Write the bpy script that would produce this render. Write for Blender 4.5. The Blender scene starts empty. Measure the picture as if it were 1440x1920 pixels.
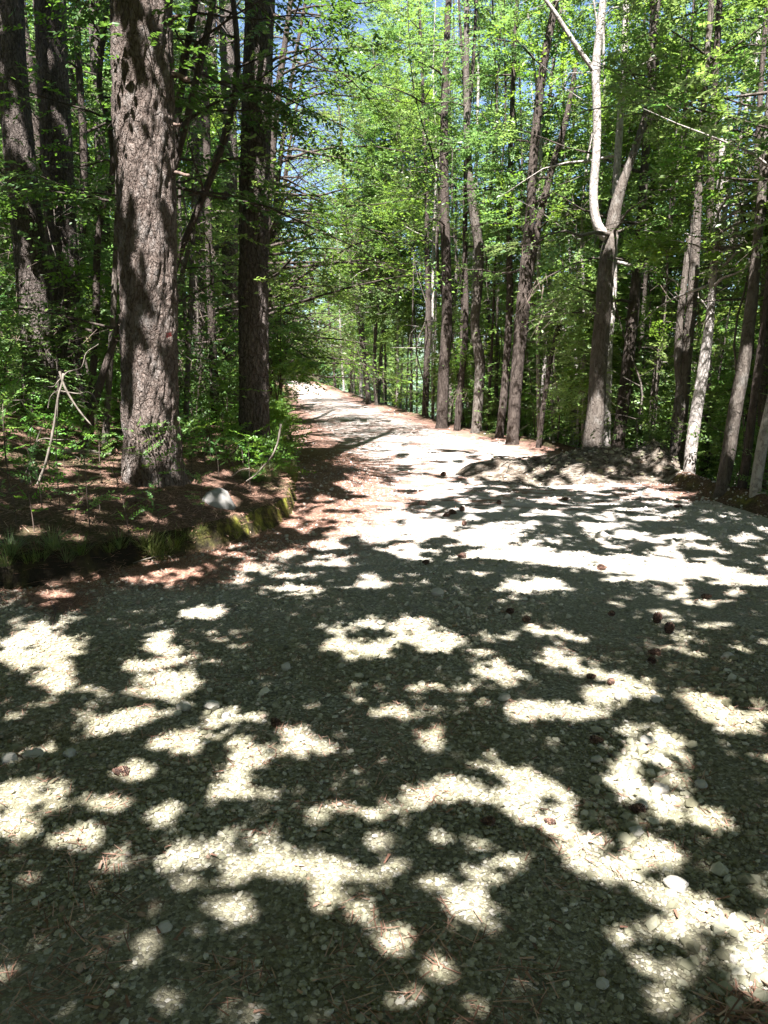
import bpy, math, random
import numpy as np
from mathutils import Vector, Matrix

# ------------------------------------------------------------------ camera, sky, sun
SC = bpy.context.scene
COL = SC.collection
F, CXP, CYP = 1478.0, 720.0, 960.0          # focal length and centre of the 1440 x 1920 photograph
PITCH, EYE = math.radians(10.5), 1.55
cam_d = bpy.data.cameras.new('camera'); cam = bpy.data.objects.new('camera', cam_d); COL.objects.link(cam)
cam.location = (0, 0, EYE); cam.rotation_euler = (math.pi/2 - PITCH, 0, 0)
cam_d.sensor_fit = 'VERTICAL'; cam_d.sensor_height = 24.0; cam_d.lens = 24.0*F/1920.0
cam_d.clip_start = 0.05; cam_d.clip_end = 3000
SC.camera = cam
SUN_EL = math.radians(60); SUN_AZ = math.atan2(-0.14, -0.99)      # azimuth from +Y towards +X
TS = np.array([math.sin(SUN_AZ)*math.cos(SUN_EL), math.cos(SUN_AZ)*math.cos(SUN_EL), math.sin(SUN_EL)])
w = bpy.data.worlds.new('World'); SC.world = w; w.use_nodes = True
sky = w.node_tree.nodes.new('ShaderNodeTexSky'); sky.sky_type = 'NISHITA'; sky.sun_disc = False
sky.sun_elevation = SUN_EL; sky.sun_rotation = SUN_AZ; sky.altitude = 1500; sky.dust_density = 2.2; sky.air_density = .85
w.node_tree.links.new(sky.outputs[0], w.node_tree.nodes['Background'].inputs[0])
w.node_tree.nodes['Background'].inputs[1].default_value = 0.05
sd = bpy.data.lights.new('sun', 'SUN'); sd.energy = 5.0; sd.angle = math.radians(0.53); sd.color = (1.0, 0.96, 0.985)
so = bpy.data.objects.new('sun', sd); COL.objects.link(so)
so.rotation_euler = Vector(TS).to_track_quat('Z', 'Y').to_euler(); so.location = (20, -25, 50)
SC.view_settings.view_transform = 'Standard'; SC.view_settings.look = 'None'
SC.view_settings.exposure = 2.85; SC.view_settings.gamma = 1.0
SC.render.engine = 'CYCLES'
cy = SC.cycles
cy.max_bounces = 7; cy.diffuse_bounces = 3; cy.glossy_bounces = 2; cy.transmission_bounces = 4; cy.transparent_max_bounces = 4
cy.caustics_reflective = False; cy.caustics_refractive = False
cy.use_denoising = True
try: cy.denoiser = 'OPENIMAGEDENOISE'
except Exception: pass
cy.sample_clamp_indirect = 6.0

rng = np.random.default_rng(7)
R = random.Random(11)

# ------------------------------------------------------------------ pixel helpers (photo pixels -> world)
CP, SP = math.cos(PITCH), math.sin(PITCH)
def ray(px, py):
    a = (px-CXP)/F; b = -(py-CYP)/F
    return np.array([a, CP + b*SP, -SP + b*CP])
def at(px, py, Y):                              # the point on the pixel's ray at distance Y
    d = ray(px, py); return np.array([0, 0, EYE]) + d*(Y/d[1])
def gp(px, py, z=0.0):                          # the pixel's point on the plane z
    d = ray(px, py); return np.array([0, 0, EYE]) + d*((z-EYE)/d[2])
def project(P):
    x, y, z = P[..., 0], P[..., 1], P[..., 2]-EYE
    zc = y*CP - z*SP; yc = y*SP + z*CP
    zc = np.where(zc > 0.2, zc, 0.2)
    return CXP + F*x/zc, CYP - F*yc/zc

def vn(x, y, seed=0):                           # value noise, -1..1
    x = np.asarray(x, float); y = np.asarray(y, float)
    xi = np.floor(x).astype(np.int64); yi = np.floor(y).astype(np.int64)
    fx = x-xi; fy = y-yi; fx = fx*fx*(3-2*fx); fy = fy*fy*(3-2*fy)
    def h(a, b):
        n = (a*374761393 + b*668265263 + seed*1442695041) & 0x7fffffff
        n = ((n ^ (n >> 13))*1274126177) & 0x7fffffff
        n = (n ^ (n >> 16)) & 0xffff
        return n/32767.5-1
    return (h(xi, yi)*(1-fx)+h(xi+1, yi)*fx)*(1-fy)+(h(xi, yi+1)*(1-fx)+h(xi+1, yi+1)*fx)*fy
def fbm(x, y, seed=0, o=4):
    s = 0; a = 1; t = 0
    for k in range(o):
        s = s + a*vn(x*2**k, y*2**k, seed+k); t += a; a *= .55
    return s/t
def sstep(t): t = np.clip(t, 0, 1); return t*t*(3-2*t)

# ------------------------------------------------------------------ materials
def mat(name):
    m = bpy.data.materials.new(name); m.use_nodes = True
    nt = m.node_tree; nt.nodes.clear()
    return m, nt
def N(nt, t, **kw):
    n = nt.nodes.new(t)
    for k, v in kw.items(): setattr(n, k, v)
    return n
def ramp(nt, fac, stops):
    r = N(nt, 'ShaderNodeValToRGB'); e = r.color_ramp.elements
    while len(e) < len(stops): e.new(0.5)
    for q, (p, c) in zip(e, stops): q.position = p; q.color = (*c, 1) if len(c) == 3 else c
    nt.links.new(fac, r.inputs[0]); return r.outputs[0]
def mixc(nt, f, a, b):
    m = N(nt, 'ShaderNodeMix', data_type='RGBA')
    if isinstance(f, (int, float)): m.inputs[0].default_value = f
    else: nt.links.new(f, m.inputs[0])
    for s, v in ((m.inputs[6], a), (m.inputs[7], b)):
        if isinstance(v, tuple): s.default_value = (*v, 1)
        else: nt.links.new(v, s)
    return m.outputs[2]
def math_(nt, op, a, b=None):
    m = N(nt, 'ShaderNodeMath', operation=op)
    for s, v in ((m.inputs[0], a), (m.inputs[1], b)):
        if v is None: continue
        if isinstance(v, (int, float)): s.default_value = v
        else: nt.links.new(v, s)
    return m.outputs[0]
def noise(nt, vec, scale, detail=4, rough=.55):
    n = N(nt, 'ShaderNodeTexNoise'); n.inputs['Scale'].default_value = scale
    n.inputs['Detail'].default_value = detail; n.inputs['Roughness'].default_value = rough
    if vec is not None: nt.links.new(vec, n.inputs['Vector'])
    return n.outputs[0]
def finish(nt, color, rough=.85, bump=None, spec=.3, strength=.6, dist=.02):
    p = N(nt, 'ShaderNodeBsdfPrincipled'); o = N(nt, 'ShaderNodeOutputMaterial')
    if isinstance(color, tuple): p.inputs['Base Color'].default_value = (*color, 1)
    else: nt.links.new(color, p.inputs['Base Color'])
    p.inputs['Roughness'].default_value = rough; p.inputs['Specular IOR Level'].default_value = spec
    if bump is not None:
        b = N(nt, 'ShaderNodeBump'); b.inputs['Strength'].default_value = strength; b.inputs['Distance'].default_value = dist
        nt.links.new(bump, b.inputs['Height']); nt.links.new(b.outputs[0], p.inputs['Normal'])
    nt.links.new(p.outputs[0], o.inputs[0]); return p
def mapped(nt, scale=(1, 1, 1), kind='Object'):
    tc = N(nt, 'ShaderNodeTexCoord'); mp = N(nt, 'ShaderNodeMapping'); mp.inputs['Scale'].default_value = scale
    nt.links.new(tc.outputs[kind], mp.inputs[0]); return mp.outputs[0]

def leaf_mat(name, dark, light, trans, tmix=.42, rough=.42):
    m, nt = mat(name)
    g = N(nt, 'ShaderNodeNewGeometry'); rpi = g.outputs['Random Per Island']
    c = ramp(nt, rpi, [(0, dark), (.6, tuple((a+b)/2 for a, b in zip(dark, light))), (1, light)])
    t = ramp(nt, rpi, [(0, tuple(.75*v for v in trans)), (1, trans)])
    oi = N(nt, 'ShaderNodeObjectInfo')
    hs = []
    for col in (c, t):
        h = N(nt, 'ShaderNodeHueSaturation'); nt.links.new(col, h.inputs['Color'])
        for inp, a_, b_ in (('Hue', .485, .525), ('Saturation', .82, 1.08), ('Value', .82, 1.25)):
            mr = N(nt, 'ShaderNodeMapRange'); mr.inputs[3].default_value = a_; mr.inputs[4].default_value = b_
            nt.links.new(math_(nt, 'FRACT', math_(nt, 'MULTIPLY', oi.outputs['Random'], {'Hue': 1.0, 'Saturation': 7.3, 'Value': 13.7}[inp])), mr.inputs[0]); nt.links.new(mr.outputs[0], h.inputs[inp])
        hs.append(h.outputs[0])
    c, t = hs
    p = N(nt, 'ShaderNodeBsdfPrincipled'); nt.links.new(c, p.inputs['Base Color'])
    p.inputs['Roughness'].default_value = rough; p.inputs['Specular IOR Level'].default_value = .4
    tr = N(nt, 'ShaderNodeBsdfTranslucent'); nt.links.new(t, tr.inputs[0])
    mx = N(nt, 'ShaderNodeMixShader'); mx.inputs[0].default_value = tmix
    nt.links.new(p.outputs[0], mx.inputs[1]); nt.links.new(tr.outputs[0], mx.inputs[2])
    o = N(nt, 'ShaderNodeOutputMaterial'); nt.links.new(mx.outputs[0], o.inputs[0]); return m
M = {}
M['leaf'] = leaf_mat('hornbeam_leaf', (.045, .10, .018), (.11, .19, .03), (.24, .40, .06))
M['leaf_bright'] = leaf_mat('sunlit_leaf', (.06, .13, .022), (.15, .235, .045), (.29, .44, .07), .45)  # lighter copy of the leaf, sunlight put into its colour
M['leaf_dark'] = leaf_mat('shaded_leaf', (.03, .075, .018), (.06, .12, .025), (.14, .26, .04), .38)  # darker copy of the leaf, shade put into its colour
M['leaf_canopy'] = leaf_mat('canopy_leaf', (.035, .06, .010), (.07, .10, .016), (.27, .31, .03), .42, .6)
M['needle'] = leaf_mat('pine_needle', (.035, .07, .03), (.07, .11, .05), (.08, .14, .05), .2, .5)
M['grass'] = leaf_mat('grass_blade', (.07, .12, .025), (.17, .19, .06), (.24, .30, .07), .35, .5)
M['herb'] = leaf_mat('seedling_leaf', (.05, .12, .02), (.11, .22, .035), (.26, .44, .06), .42)

def bark(name, furrow, mid, plate, vs, ns, strength, lichen=None, dist=.02):
    m, nt = mat(name)
    wob = N(nt, 'ShaderNodeTexNoise'); wob.inputs['Scale'].default_value = 1.6; wob.inputs['Detail'].default_value = 6
    nt.links.new(mapped(nt, (4, 4, 2.5)), wob.inputs['Vector'])
    sc = N(nt, 'ShaderNodeVectorMath', operation='SCALE'); sc.inputs['Scale'].default_value = 2.6
    add = N(nt, 'ShaderNodeVectorMath', operation='ADD')
    nt.links.new(wob.outputs['Color'], sc.inputs[0]); nt.links.new(mapped(nt, vs), add.inputs[0]); nt.links.new(sc.outputs[0], add.inputs[1])
    hs = []
    for k in (1.0, 2.3):
        vo = N(nt, 'ShaderNodeTexVoronoi', feature='DISTANCE_TO_EDGE'); vo.inputs['Scale'].default_value = k
        nt.links.new(add.outputs[0], vo.inputs['Vector'])
        hs.append(math_(nt, 'MINIMUM', math_(nt, 'MULTIPLY', vo.outputs['Distance'], 6.0), 1.0))
    n1 = noise(nt, mapped(nt, ns), 1.0, 9, .7)
    n2 = noise(nt, mapped(nt, tuple(.3*q for q in ns)), 1.0, 4, .6)
    edge = math_(nt, 'ADD', math_(nt, 'MULTIPLY', hs[0], .42), math_(nt, 'MULTIPLY', hs[1], .30))
    h = math_(nt, 'MULTIPLY', math_(nt, 'ADD', edge, .15), math_(nt, 'ADD', math_(nt, 'MULTIPLY', n1, 1.3), math_(nt, 'MULTIPLY', n2, .35)))
    c = ramp(nt, h, [(.08, furrow), (.36, mid), (.85, plate)])
    c = mixc(nt, math_(nt, 'MULTIPLY', noise(nt, mapped(nt, (1.3, 1.3, .6)), 1.5, 5), .6), c, tuple(.5*x for x in mid))
    if lichen:
        l = ramp(nt, noise(nt, mapped(nt, (7, 7, 4)), 1.0, 9, .75), [(.53, (0, 0, 0)), (.66, (1, 1, 1))])
        c = mixc(nt, math_(nt, 'MULTIPLY', l, .6), c, lichen)
    finish(nt, c, .9, math_(nt, 'ADD', h, math_(nt, 'MULTIPLY', n1, .5)), .2, strength, dist); return m
M['pine_bark'] = bark('pine_bark', (.016, .011, .008), (.105, .078, .060), (.25, .21, .175), (22, 22, 8), (34, 34, 15), 1.0, (.30, .28, .25), .04)
M['pine_bark_dark'] = bark('dark_pine_bark', (.014, .011, .009), (.082, .065, .052), (.20, .17, .145), (20, 20, 7), (34, 34, 14), 1.0, None, .04)
M['bark'] = bark('grey_bark', (.03, .025, .02), (.085, .07, .055), (.15, .13, .105), (14, 14, 3.5), (26, 26, 6), .7, (.20, .19, .165))
M['bark_brown'] = bark('brown_bark', (.016, .012, .010), (.056, .043, .034), (.105, .085, .068), (16, 16, 4), (26, 26, 7), .8)
M['bark_pale'] = bark('pale_bark', (.10, .085, .07), (.30, .27, .235), (.45, .42, .37), (9, 9, 6), (18, 18, 14), .5, (.11, .09, .07))
m, nt = mat('twig'); finish(nt, (.07, .052, .038), .9); M['twig'] = m
m, nt = mat('dead_wood'); finish(nt, ramp(nt, noise(nt, mapped(nt, (30, 30, 8)), 1, 6), [(.3, (.06, .05, .038)), (.7, (.19, .165, .13))]), .85, noise(nt, mapped(nt, (60, 60, 10)), 1, 4), .2, .5); M['dead'] = m
m, nt = mat('dark_dead_wood'); finish(nt, ramp(nt, noise(nt, mapped(nt, (30, 30, 8)), 1, 6), [(.3, (.05, .035, .028)), (.7, (.17, .12, .09))]), .9, noise(nt, mapped(nt, (60, 60, 10)), 1, 4), .2, .5); M['dead_dark'] = m
m, nt = mat('red_paint'); finish(nt, ramp(nt, noise(nt, mapped(nt, (40, 40, 40)), 1, 4), [(.45, (.10, .06, .05)), (.6, (.30, .03, .03))]), .7); M['paint'] = m

def stone_mat(name, stops, sc=60):
    m, nt = mat(name)
    g = N(nt, 'ShaderNodeNewGeometry')
    c = ramp(nt, g.outputs['Random Per Island'], stops)
    n = noise(nt, mapped(nt, (1, 1, 1)), sc, 5, .6)
    c = mixc(nt, math_(nt, 'MULTIPLY', n, .5), c, (.20, .18, .13))
    finish(nt, c, .8, n, .3, .4, .004); return m
def gravel_tint(nt, c):                            # mossy, dirty patches; pale limestone farther along, cleaner and also whitened to look sunlit
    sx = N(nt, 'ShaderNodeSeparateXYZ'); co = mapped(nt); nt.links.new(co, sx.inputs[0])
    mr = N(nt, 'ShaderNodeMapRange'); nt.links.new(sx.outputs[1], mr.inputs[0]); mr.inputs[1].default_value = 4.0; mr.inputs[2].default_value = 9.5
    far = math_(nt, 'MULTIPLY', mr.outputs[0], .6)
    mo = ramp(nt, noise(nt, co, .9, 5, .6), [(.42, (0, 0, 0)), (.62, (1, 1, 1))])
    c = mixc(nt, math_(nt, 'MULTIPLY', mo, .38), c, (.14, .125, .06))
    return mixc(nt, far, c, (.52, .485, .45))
m, nt = mat('gravel')
g = N(nt, 'ShaderNodeNewGeometry')
c = ramp(nt, g.outputs['Random Per Island'], [(0, (.09, .085, .050)), (.35, (.21, .204, .132)), (.75, (.325, .313, .22)), (.93, (.50, .475, .38)), (.97, (.24, .14, .085)), (1, (.58, .555, .47))])
n_ = noise(nt, mapped(nt), 70, 5, .6)
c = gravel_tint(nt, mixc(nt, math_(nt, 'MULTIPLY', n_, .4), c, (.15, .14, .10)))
finish(nt, c, .85, n_, .25, .4, .004); M['gravel'] = m
M['stone'] = stone_mat('pale_stone', [(0, (.30, .285, .235)), (1, (.40, .38, .33))], 25)
M['rock'] = stone_mat('grey_rock', [(0, (.18, .18, .168)), (1, (.20, .20, .188))], 9)

def track_material():
    m, nt = mat('gravel_track')
    co = mapped(nt)
    vo = N(nt, 'ShaderNodeTexVoronoi', feature='F1'); vo.inputs['Scale'].default_value = 85; vo.inputs['Randomness'].default_value = 1
    nt.links.new(co, vo.inputs['Vector'])
    ed = N(nt, 'ShaderNodeTexVoronoi', feature='DISTANCE_TO_EDGE'); ed.inputs['Scale'].default_value = 85
    nt.links.new(co, ed.inputs['Vector'])
    sep = N(nt, 'ShaderNodeSeparateColor'); nt.links.new(vo.outputs['Color'], sep.inputs[0])
    c = ramp(nt, sep.outputs[0], [(0, (.10, .094, .07)), (.4, (.225, .21, .135)), (.8, (.32, .30, .21)), (1, (.46, .44, .38))])
    gap = math_(nt, 'MINIMUM', math_(nt, 'MULTIPLY', ed.outputs['Distance'], 7.0), 1.0)
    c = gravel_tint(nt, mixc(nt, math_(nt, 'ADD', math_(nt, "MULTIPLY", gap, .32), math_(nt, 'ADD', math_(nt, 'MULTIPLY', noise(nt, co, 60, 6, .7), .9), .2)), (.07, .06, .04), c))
    c = mixc(nt, math_(nt, 'MULTIPLY', ramp(nt, noise(nt, co, 1.3, 6, .6), [(.42, (0, 0, 0)), (.68, (1, 1, 1))]), .2), c, (.16, .15, .10))
    # needle litter, thick along the left edge, thin streaks elsewhere
    at_ = N(nt, 'ShaderNodeAttribute', attribute_name='litter')
    ln = noise(nt, mapped(nt, (1.0, 2.2, 1)), 2.2, 8, .68)
    lf = ramp(nt, math_(nt, 'ADD', math_(nt, 'MULTIPLY', at_.outputs['Fac'], .42), ln), [(.60, (0, 0, 0)), (.72, (1, 1, 1))])
    fine = noise(nt, mapped(nt, (60, 25, 30)), 1.0, 4, .7)
    lc = ramp(nt, fine, [(.3, (.07, .035, .022)), (.55, (.20, .105, .07)), (.8, (.34, .21, .15))])
    c = mixc(nt, math_(nt, 'MULTIPLY', lf, .92), c, lc)
    h = math_(nt, 'ADD', math_(nt, 'MULTIPLY', gap, .35), math_(nt, 'MULTIPLY', noise(nt, co, 70, 6, .7), 1.4))
    finish(nt, c, .9, h, .2, .8, .012); return m
M['track'] = track_material()

def floor_material():
    m, nt = mat('forest_floor')
    co = mapped(nt)
    fine = noise(nt, mapped(nt, (45, 30, 40)), 1.0, 6, .7)
    c = ramp(nt, fine, [(.28, (.028, .018, .012)), (.5, (.105, .064, .044)), (.72, (.23, .155, .11))])
    big = noise(nt, co, 1.1, 6, .6)
    c = mixc(nt, math_(nt, 'MULTIPLY', ramp(nt, big, [(.5, (0, 0, 0)), (.62, (1, 1, 1))]), .7), c, (.045, .055, .02))
    g = N(nt, 'ShaderNodeNewGeometry'); sx = N(nt, 'ShaderNodeSeparateXYZ'); nt.links.new(g.outputs['True Normal'], sx.inputs[0])
    steep = ramp(nt, sx.outputs[2], [(.45, (1, 1, 1)), (.8, (0, 0, 0))])
    px_ = N(nt, 'ShaderNodeSeparateXYZ'); nt.links.new(co, px_.inputs[0])
    mr = N(nt, 'ShaderNodeMapRange'); nt.links.new(px_.outputs[0], mr.inputs[0]); mr.inputs[1].default_value = -2.3; mr.inputs[2].default_value = -1.3; mr.inputs[3].default_value = -.16; mr.inputs[4].default_value = .02
    moss = ramp(nt, math_(nt, 'ADD', noise(nt, mapped(nt, (6, 6, 4)), 1.0, 7, .7), mr.outputs[0]), [(.36, (.022, .018, .012)), (.50, (.055, .05, .018)), (.66, (.24, .24, .04))])
    c = mixc(nt, steep, c, moss)
    finish(nt, c, .95, math_(nt, 'ADD', fine, math_(nt, 'MULTIPLY', noise(nt, co, 14, 5), .8)), .1, .9, .03); return m
M['floor'] = floor_material()
m, nt = mat('needle_sliver')
g = N(nt, 'ShaderNodeNewGeometry')
finish(nt, ramp(nt, g.outputs['Random Per Island'], [(0, (.10, .05, .03)), (.5, (.25, .13, .085)), (1, (.42, .27, .19))]), .8); M['sliver'] = m
m, nt = mat('cone_scale')
g = N(nt, 'ShaderNodeNewGeometry')
finish(nt, ramp(nt, g.outputs['Random Per Island'], [(0, (.035, .02, .014)), (.6, (.11, .06, .04)), (1, (.2, .12, .08))]), .8); M['cone'] = m
m, nt = mat('mound_dirt')
co = mapped(nt)
finish(nt, mixc(nt, ramp(nt, noise(nt, co, 9, 7, .7), [(.42, (0, 0, 0)), (.6, (1, 1, 1))]), ramp(nt, noise(nt, co, 40, 5), [(.3, (.03, .022, .015)), (.7, (.10, .078, .055))]), (.22, .19, .15)), .95, noise(nt, co, 18, 6, .7), .1, 1.0, .05); M['mound'] = m
m, nt = mat('wall_stone')
vo = N(nt, 'ShaderNodeTexVoronoi', feature='F1'); vo.inputs['Scale'].default_value = 3.5
finish(nt, ramp(nt, vo.outputs['Distance'], [(0, (.08, .062, .045)), (.9, (.025, .018, .013))]), .95, vo.outputs['Distance'], .1, 1, .05); M['wall'] = m
m, nt = mat('hill_wood')
finish(nt, ramp(nt, noise(nt, mapped(nt, (.02, .02, .02)), 1, 8, .65), [(.35, (.05, .085, .06)), (.65, (.10, .15, .09))]), 1); M['hill'] = m

# ------------------------------------------------------------------ object helpers
def mesh_np(name, V, faces, mats, mi=None, smooth=False):
    """faces: list of (n,k) int arrays"""
    me = bpy.data.meshes.new(name)
    V = np.asarray(V, np.float32).reshape(-1, 3)
    me.vertices.add(len(V)); me.vertices.foreach_set('co', V.ravel())
    flat = np.concatenate([np.asarray(f, np.int32).ravel() for f in faces if len(f)])
    tot = np.concatenate([np.full(len(f), f.shape[1], np.int32) for f in faces if len(f)])
    st = np.concatenate([[0], np.cumsum(tot)[:-1]]).astype(np.int32)
    me.loops.add(len(flat)); me.loops.foreach_set('vertex_index', flat)
    me.polygons.add(len(tot)); me.polygons.foreach_set('loop_start', st)
    try: me.polygons.foreach_set('loop_total', tot)
    except Exception: pass
    for m_ in mats: me.materials.append(m_)
    if mi is not None: me.polygons.foreach_set('material_index', np.asarray(mi, np.int32))
    me.polygons.foreach_set('use_smooth', np.full(len(tot), smooth, bool))
    me.update(calc_edges=True)
    return me
def link(name, me, parent=None, loc=None):
    o = bpy.data.objects.new(name, me); COL.objects.link(o)
    if parent is not None: o.parent = parent
    if loc is not None: o.location = loc
    return o
def tag(o, label=None, cat=None, group=None, kind=None):
    for k, v in (('label', label), ('category', cat), ('group', group), ('kind', kind)):
        if v: o[k] = v
    return o
def empty(name, loc, label, cat, group=None):
    o = bpy.data.objects.new(name, None); COL.objects.link(o); o.location = loc; o.empty_display_size = .2
    return tag(o, label, cat, group)
def copy_tree(o, loc=None, rz=None, sc=None, label=None, group=None):
    c = o.copy(); COL.objects.link(c)
    for ch in o.children:
        d = ch.copy(); COL.objects.link(d); d.parent = c
        for gc in ch.children:
            e = gc.copy(); COL.objects.link(e); e.parent = d
    if loc is not None: c.location = loc
    if rz is not None: c.rotation_euler = (0, 0, rz)
    if sc is not None: c.scale = (sc, sc, sc)
    if label: c['label'] = label
    if group: c['group'] = group
    return c

class Geo:
    def __init__(s): s.V = []; s.Q = []; s.T = []; s.n = 0; s.qm = []; s.tm = []
    def add(s, V, Q=None, T=None, mi=0):
        V = np.asarray(V, float).reshape(-1, 3)
        if Q is not None and len(Q): s.Q.append(np.asarray(Q)+s.n); s.qm.append(np.full(len(Q), mi))
        if T is not None and len(T): s.T.append(np.asarray(T)+s.n); s.tm.append(np.full(len(T), mi))
        s.V.append(V); s.n += len(V)
    def mesh(s, name, mats, origin=(0, 0, 0), smooth=True):
        V = np.concatenate(s.V)-np.asarray(origin)
        fs = []; mi = []
        if s.Q: fs.append(np.concatenate(s.Q)); mi.append(np.concatenate(s.qm))
        if s.T: fs.append(np.concatenate(s.T)); mi.append(np.concatenate(s.tm))
        return mesh_np(name, V, fs, mats, np.concatenate(mi), smooth)

def smooth_path(P, R_, n):
    P = np.asarray(P, float); R_ = np.asarray(R_, float)
    t = np.concatenate([[0], np.cumsum(np.linalg.norm(np.diff(P, axis=0), axis=1))]); L = t[-1]
    tt = np.linspace(0, L, n)
    # Catmull-Rom
    m = np.gradient(P, t, axis=0) if len(P) > 2 else np.repeat([(P[1]-P[0])/L], 2, 0)
    i = np.clip(np.searchsorted(t, tt, side='right')-1, 0, len(P)-2)
    h = (t[i+1]-t[i])[:, None]; u = ((tt-t[i])/(t[i+1]-t[i]))[:, None]
    Q = (2*u**3-3*u**2+1)*P[i]+(u**3-2*u**2+u)*h*m[i]+(-2*u**3+3*u**2)*P[i+1]+(u**3-u**2)*h*m[i+1]
    return Q, np.interp(tt, t, R_)
def tube(g, P, R_, sides=8, mi=0, rough=0.0, seed=0, fu=5, fz=2.2, cap=True, plates=0):
    P = np.asarray(P, float); n = len(P)
    d = np.gradient(P, axis=0); d /= np.linalg.norm(d, axis=1)[:, None]+1e-9
    ref = np.array([1.0, 0.13, 0]) if abs(d[:, 0]).mean() < .8 else np.array([0.1, 0, 1.0])
    a = np.cross(d, ref); a /= np.linalg.norm(a, axis=1)[:, None]; b = np.cross(d, a)
    th = np.linspace(0, 2*np.pi, sides, endpoint=False)
    rad = np.repeat(np.asarray(R_)[:, None], sides, 1)
    if rough > 0:
        s = np.concatenate([[0], np.cumsum(np.linalg.norm(np.diff(P, axis=0), axis=1))])
        A, S = np.meshgrid(th, s)
        k = np.cos(A); q = np.sin(A)
        no = fbm(k*fu*.5+S*fz*.5, q*fu*.5+S*fz, seed, 4)
        rad = rad*(1+rough*no)
        if plates > 0:                          # bark plates: furrows run up the trunk and break across it
            cu = A*np.asarray(R_)[:, None].mean()
            n1 = vn(k*R_[0]*13+.35*vn(cu*5, S*3, seed), q*R_[0]*13+S*3.4, seed+11)
            n2 = vn(k*R_[0]*24+S*2.0, q*R_[0]*24+S*7.5, seed+12)
            rad = rad-plates*(np.clip(1-np.abs(n1)*3.2, 0, 1)+.6*np.clip(1-np.abs(n2)*3.0, 0, 1))+plates*.4*vn(cu*40, S*30, seed+13)+R_[0]*.30*np.exp(-S/.22)*np.clip(.25+vn(k*2.1+3, q*2.1, seed+14), 0, 1)
    V = P[:, None, :]+rad[..., None]*(np.cos(th)[None, :, None]*a[:, None, :]+np.sin(th)[None, :, None]*b[:, None, :])
    i = np.arange(n-1)[:, None]*sides; j = np.arange(sides)[None, :]; j2 = (j+1) % sides
    Q = np.stack([i+j, i+j2, i+sides+j2, i+sides+j], -1).reshape(-1, 4)
    Vv = V.reshape(-1, 3)
    T = None
    if cap:
        Vv = np.concatenate([Vv, P[-1:]]); e = (n-1)*sides
        T = np.stack([e+np.arange(sides), e+(np.arange(sides)+1) % sides, np.full(sides, n*sides)], -1)
    g.add(Vv, Q, T, mi)

# ------------------------------------------------------------------ terrain
Lp = [(0, 1108), (100, 1100), (167, 1089), (242, 1062), (358, 1039), (417, 1029), (467, 1010), (520, 985), (548, 962), (556, 930), (556, 880), (548, 830), (537, 790), (530, 750), (527, 726)]
Rp = [(1440, 978), (1350, 946), (1275, 916), (1180, 890), (1090, 858), (1009, 832), (900, 818), (850, 803), (770, 782), (700, 757), (650, 741), (612, 727)]
Lt = np.array([gp(*p)[:2] for p in Lp]); Rt = np.array([gp(*p)[:2] for p in Rp])
Lt = np.concatenate([[[-9, -14], [-8.5, 2.5], [-6.5, 4.2], [-4.2, 4.9]], Lt]); Rt = np.concatenate([[[5.6, -14], [5.0, 0], [4.5, 4.5]], Rt])
yl, yr = Lt[-1, 1], Rt[-1, 1]
Lt = np.concatenate([Lt, [[-7.6, 60], [-10.4, 76], [-15, 88], [-26, 100], [-60, 140]]]); Rt = np.concatenate([Rt, [[-4.2, 60], [-6.6, 76], [-9.5, 88], [-18, 100], [-50, 140]]])
Lt = Lt[np.argsort(Lt[:, 1])]; Rt = Rt[np.argsort(Rt[:, 1])]
def xL(y): return np.interp(y, Lt[:, 1], Lt[:, 0]) + .05*vn(np.asarray(y)*2.3, 0.5, 3)
def xR(y): return np.interp(y, Rt[:, 1], Rt[:, 0]) + .12*vn(np.asarray(y)*.9, 4.5, 5)
def z_track(x, y):
    x = np.asarray(x, float); y = np.asarray(y, float)
    c = .035*fbm(x*.7, y*.5, 21) + .012*fbm(x*3, y*3, 22, 3)
    u = (x-xL(y))/(xR(y)-xL(y))
    c = c-.085*np.exp(-(((x+1.52)/.32)**2+((y-3.17)/.15)**2))     # washed-out hollow at the left
    return c - .05*np.exp(-((u-.28)/.10)**2)*.6 - .03*np.exp(-((u-.70)/.10)**2)
def z_left(x, y):
    d = np.maximum(xL(y)-x, 0)
    hb = np.interp(y, [4, 5.5, 7, 8, 10, 14, 30, 60], [.22, .24, .22, .20, .22, .25, .2, .15])
    wv = np.interp(y, [5.4, 6.4, 7.5], [.22, .10, .05])+.04*(vn(np.asarray(y)*2.3, 1.5, 8)+1)
    z = hb*sstep(d/wv) + .16*sstep((d-.1)/.9) + .09*d*sstep(d/2.5) + np.where(d > 2.5, .21*(d-2.5), 0)
    return z + .05*fbm(x*1.4, y*1.4, 31)*sstep(d/.4) + .02*fbm(x*6, y*6, 35, 3)*sstep(d/.1)+ .25*fbm(x*.25, y*.25, 33)*sstep((d-3)/4)
def z_right(x, y):
    d = np.maximum(x-xR(y), 0)
    z = -.34*d*sstep(d/1.6) + (.05+.10*sstep((y-6.5)/1)*sstep((12-y)/1)*(1+.8*fbm(x*3, y*3, 46)))*np.exp(-((d-.25)/.25)**2)*sstep(d/.2)
    return np.maximum(z, -16+0*z) + .05*fbm(x*1.6, y*1.6, 41)*sstep(d/.3) + .4*fbm(x*.22, y*.22, 43)*sstep((d-2)/4)
def zg(x, y):
    x = np.asarray(x, float); y = np.asarray(y, float)
    l = xL(y); r = xR(y)
    b = z_track(np.clip(x, l, r), y)
    return np.where(x < l, b+z_left(x, y), np.where(x > r, b+z_right(x, y), b))

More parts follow.
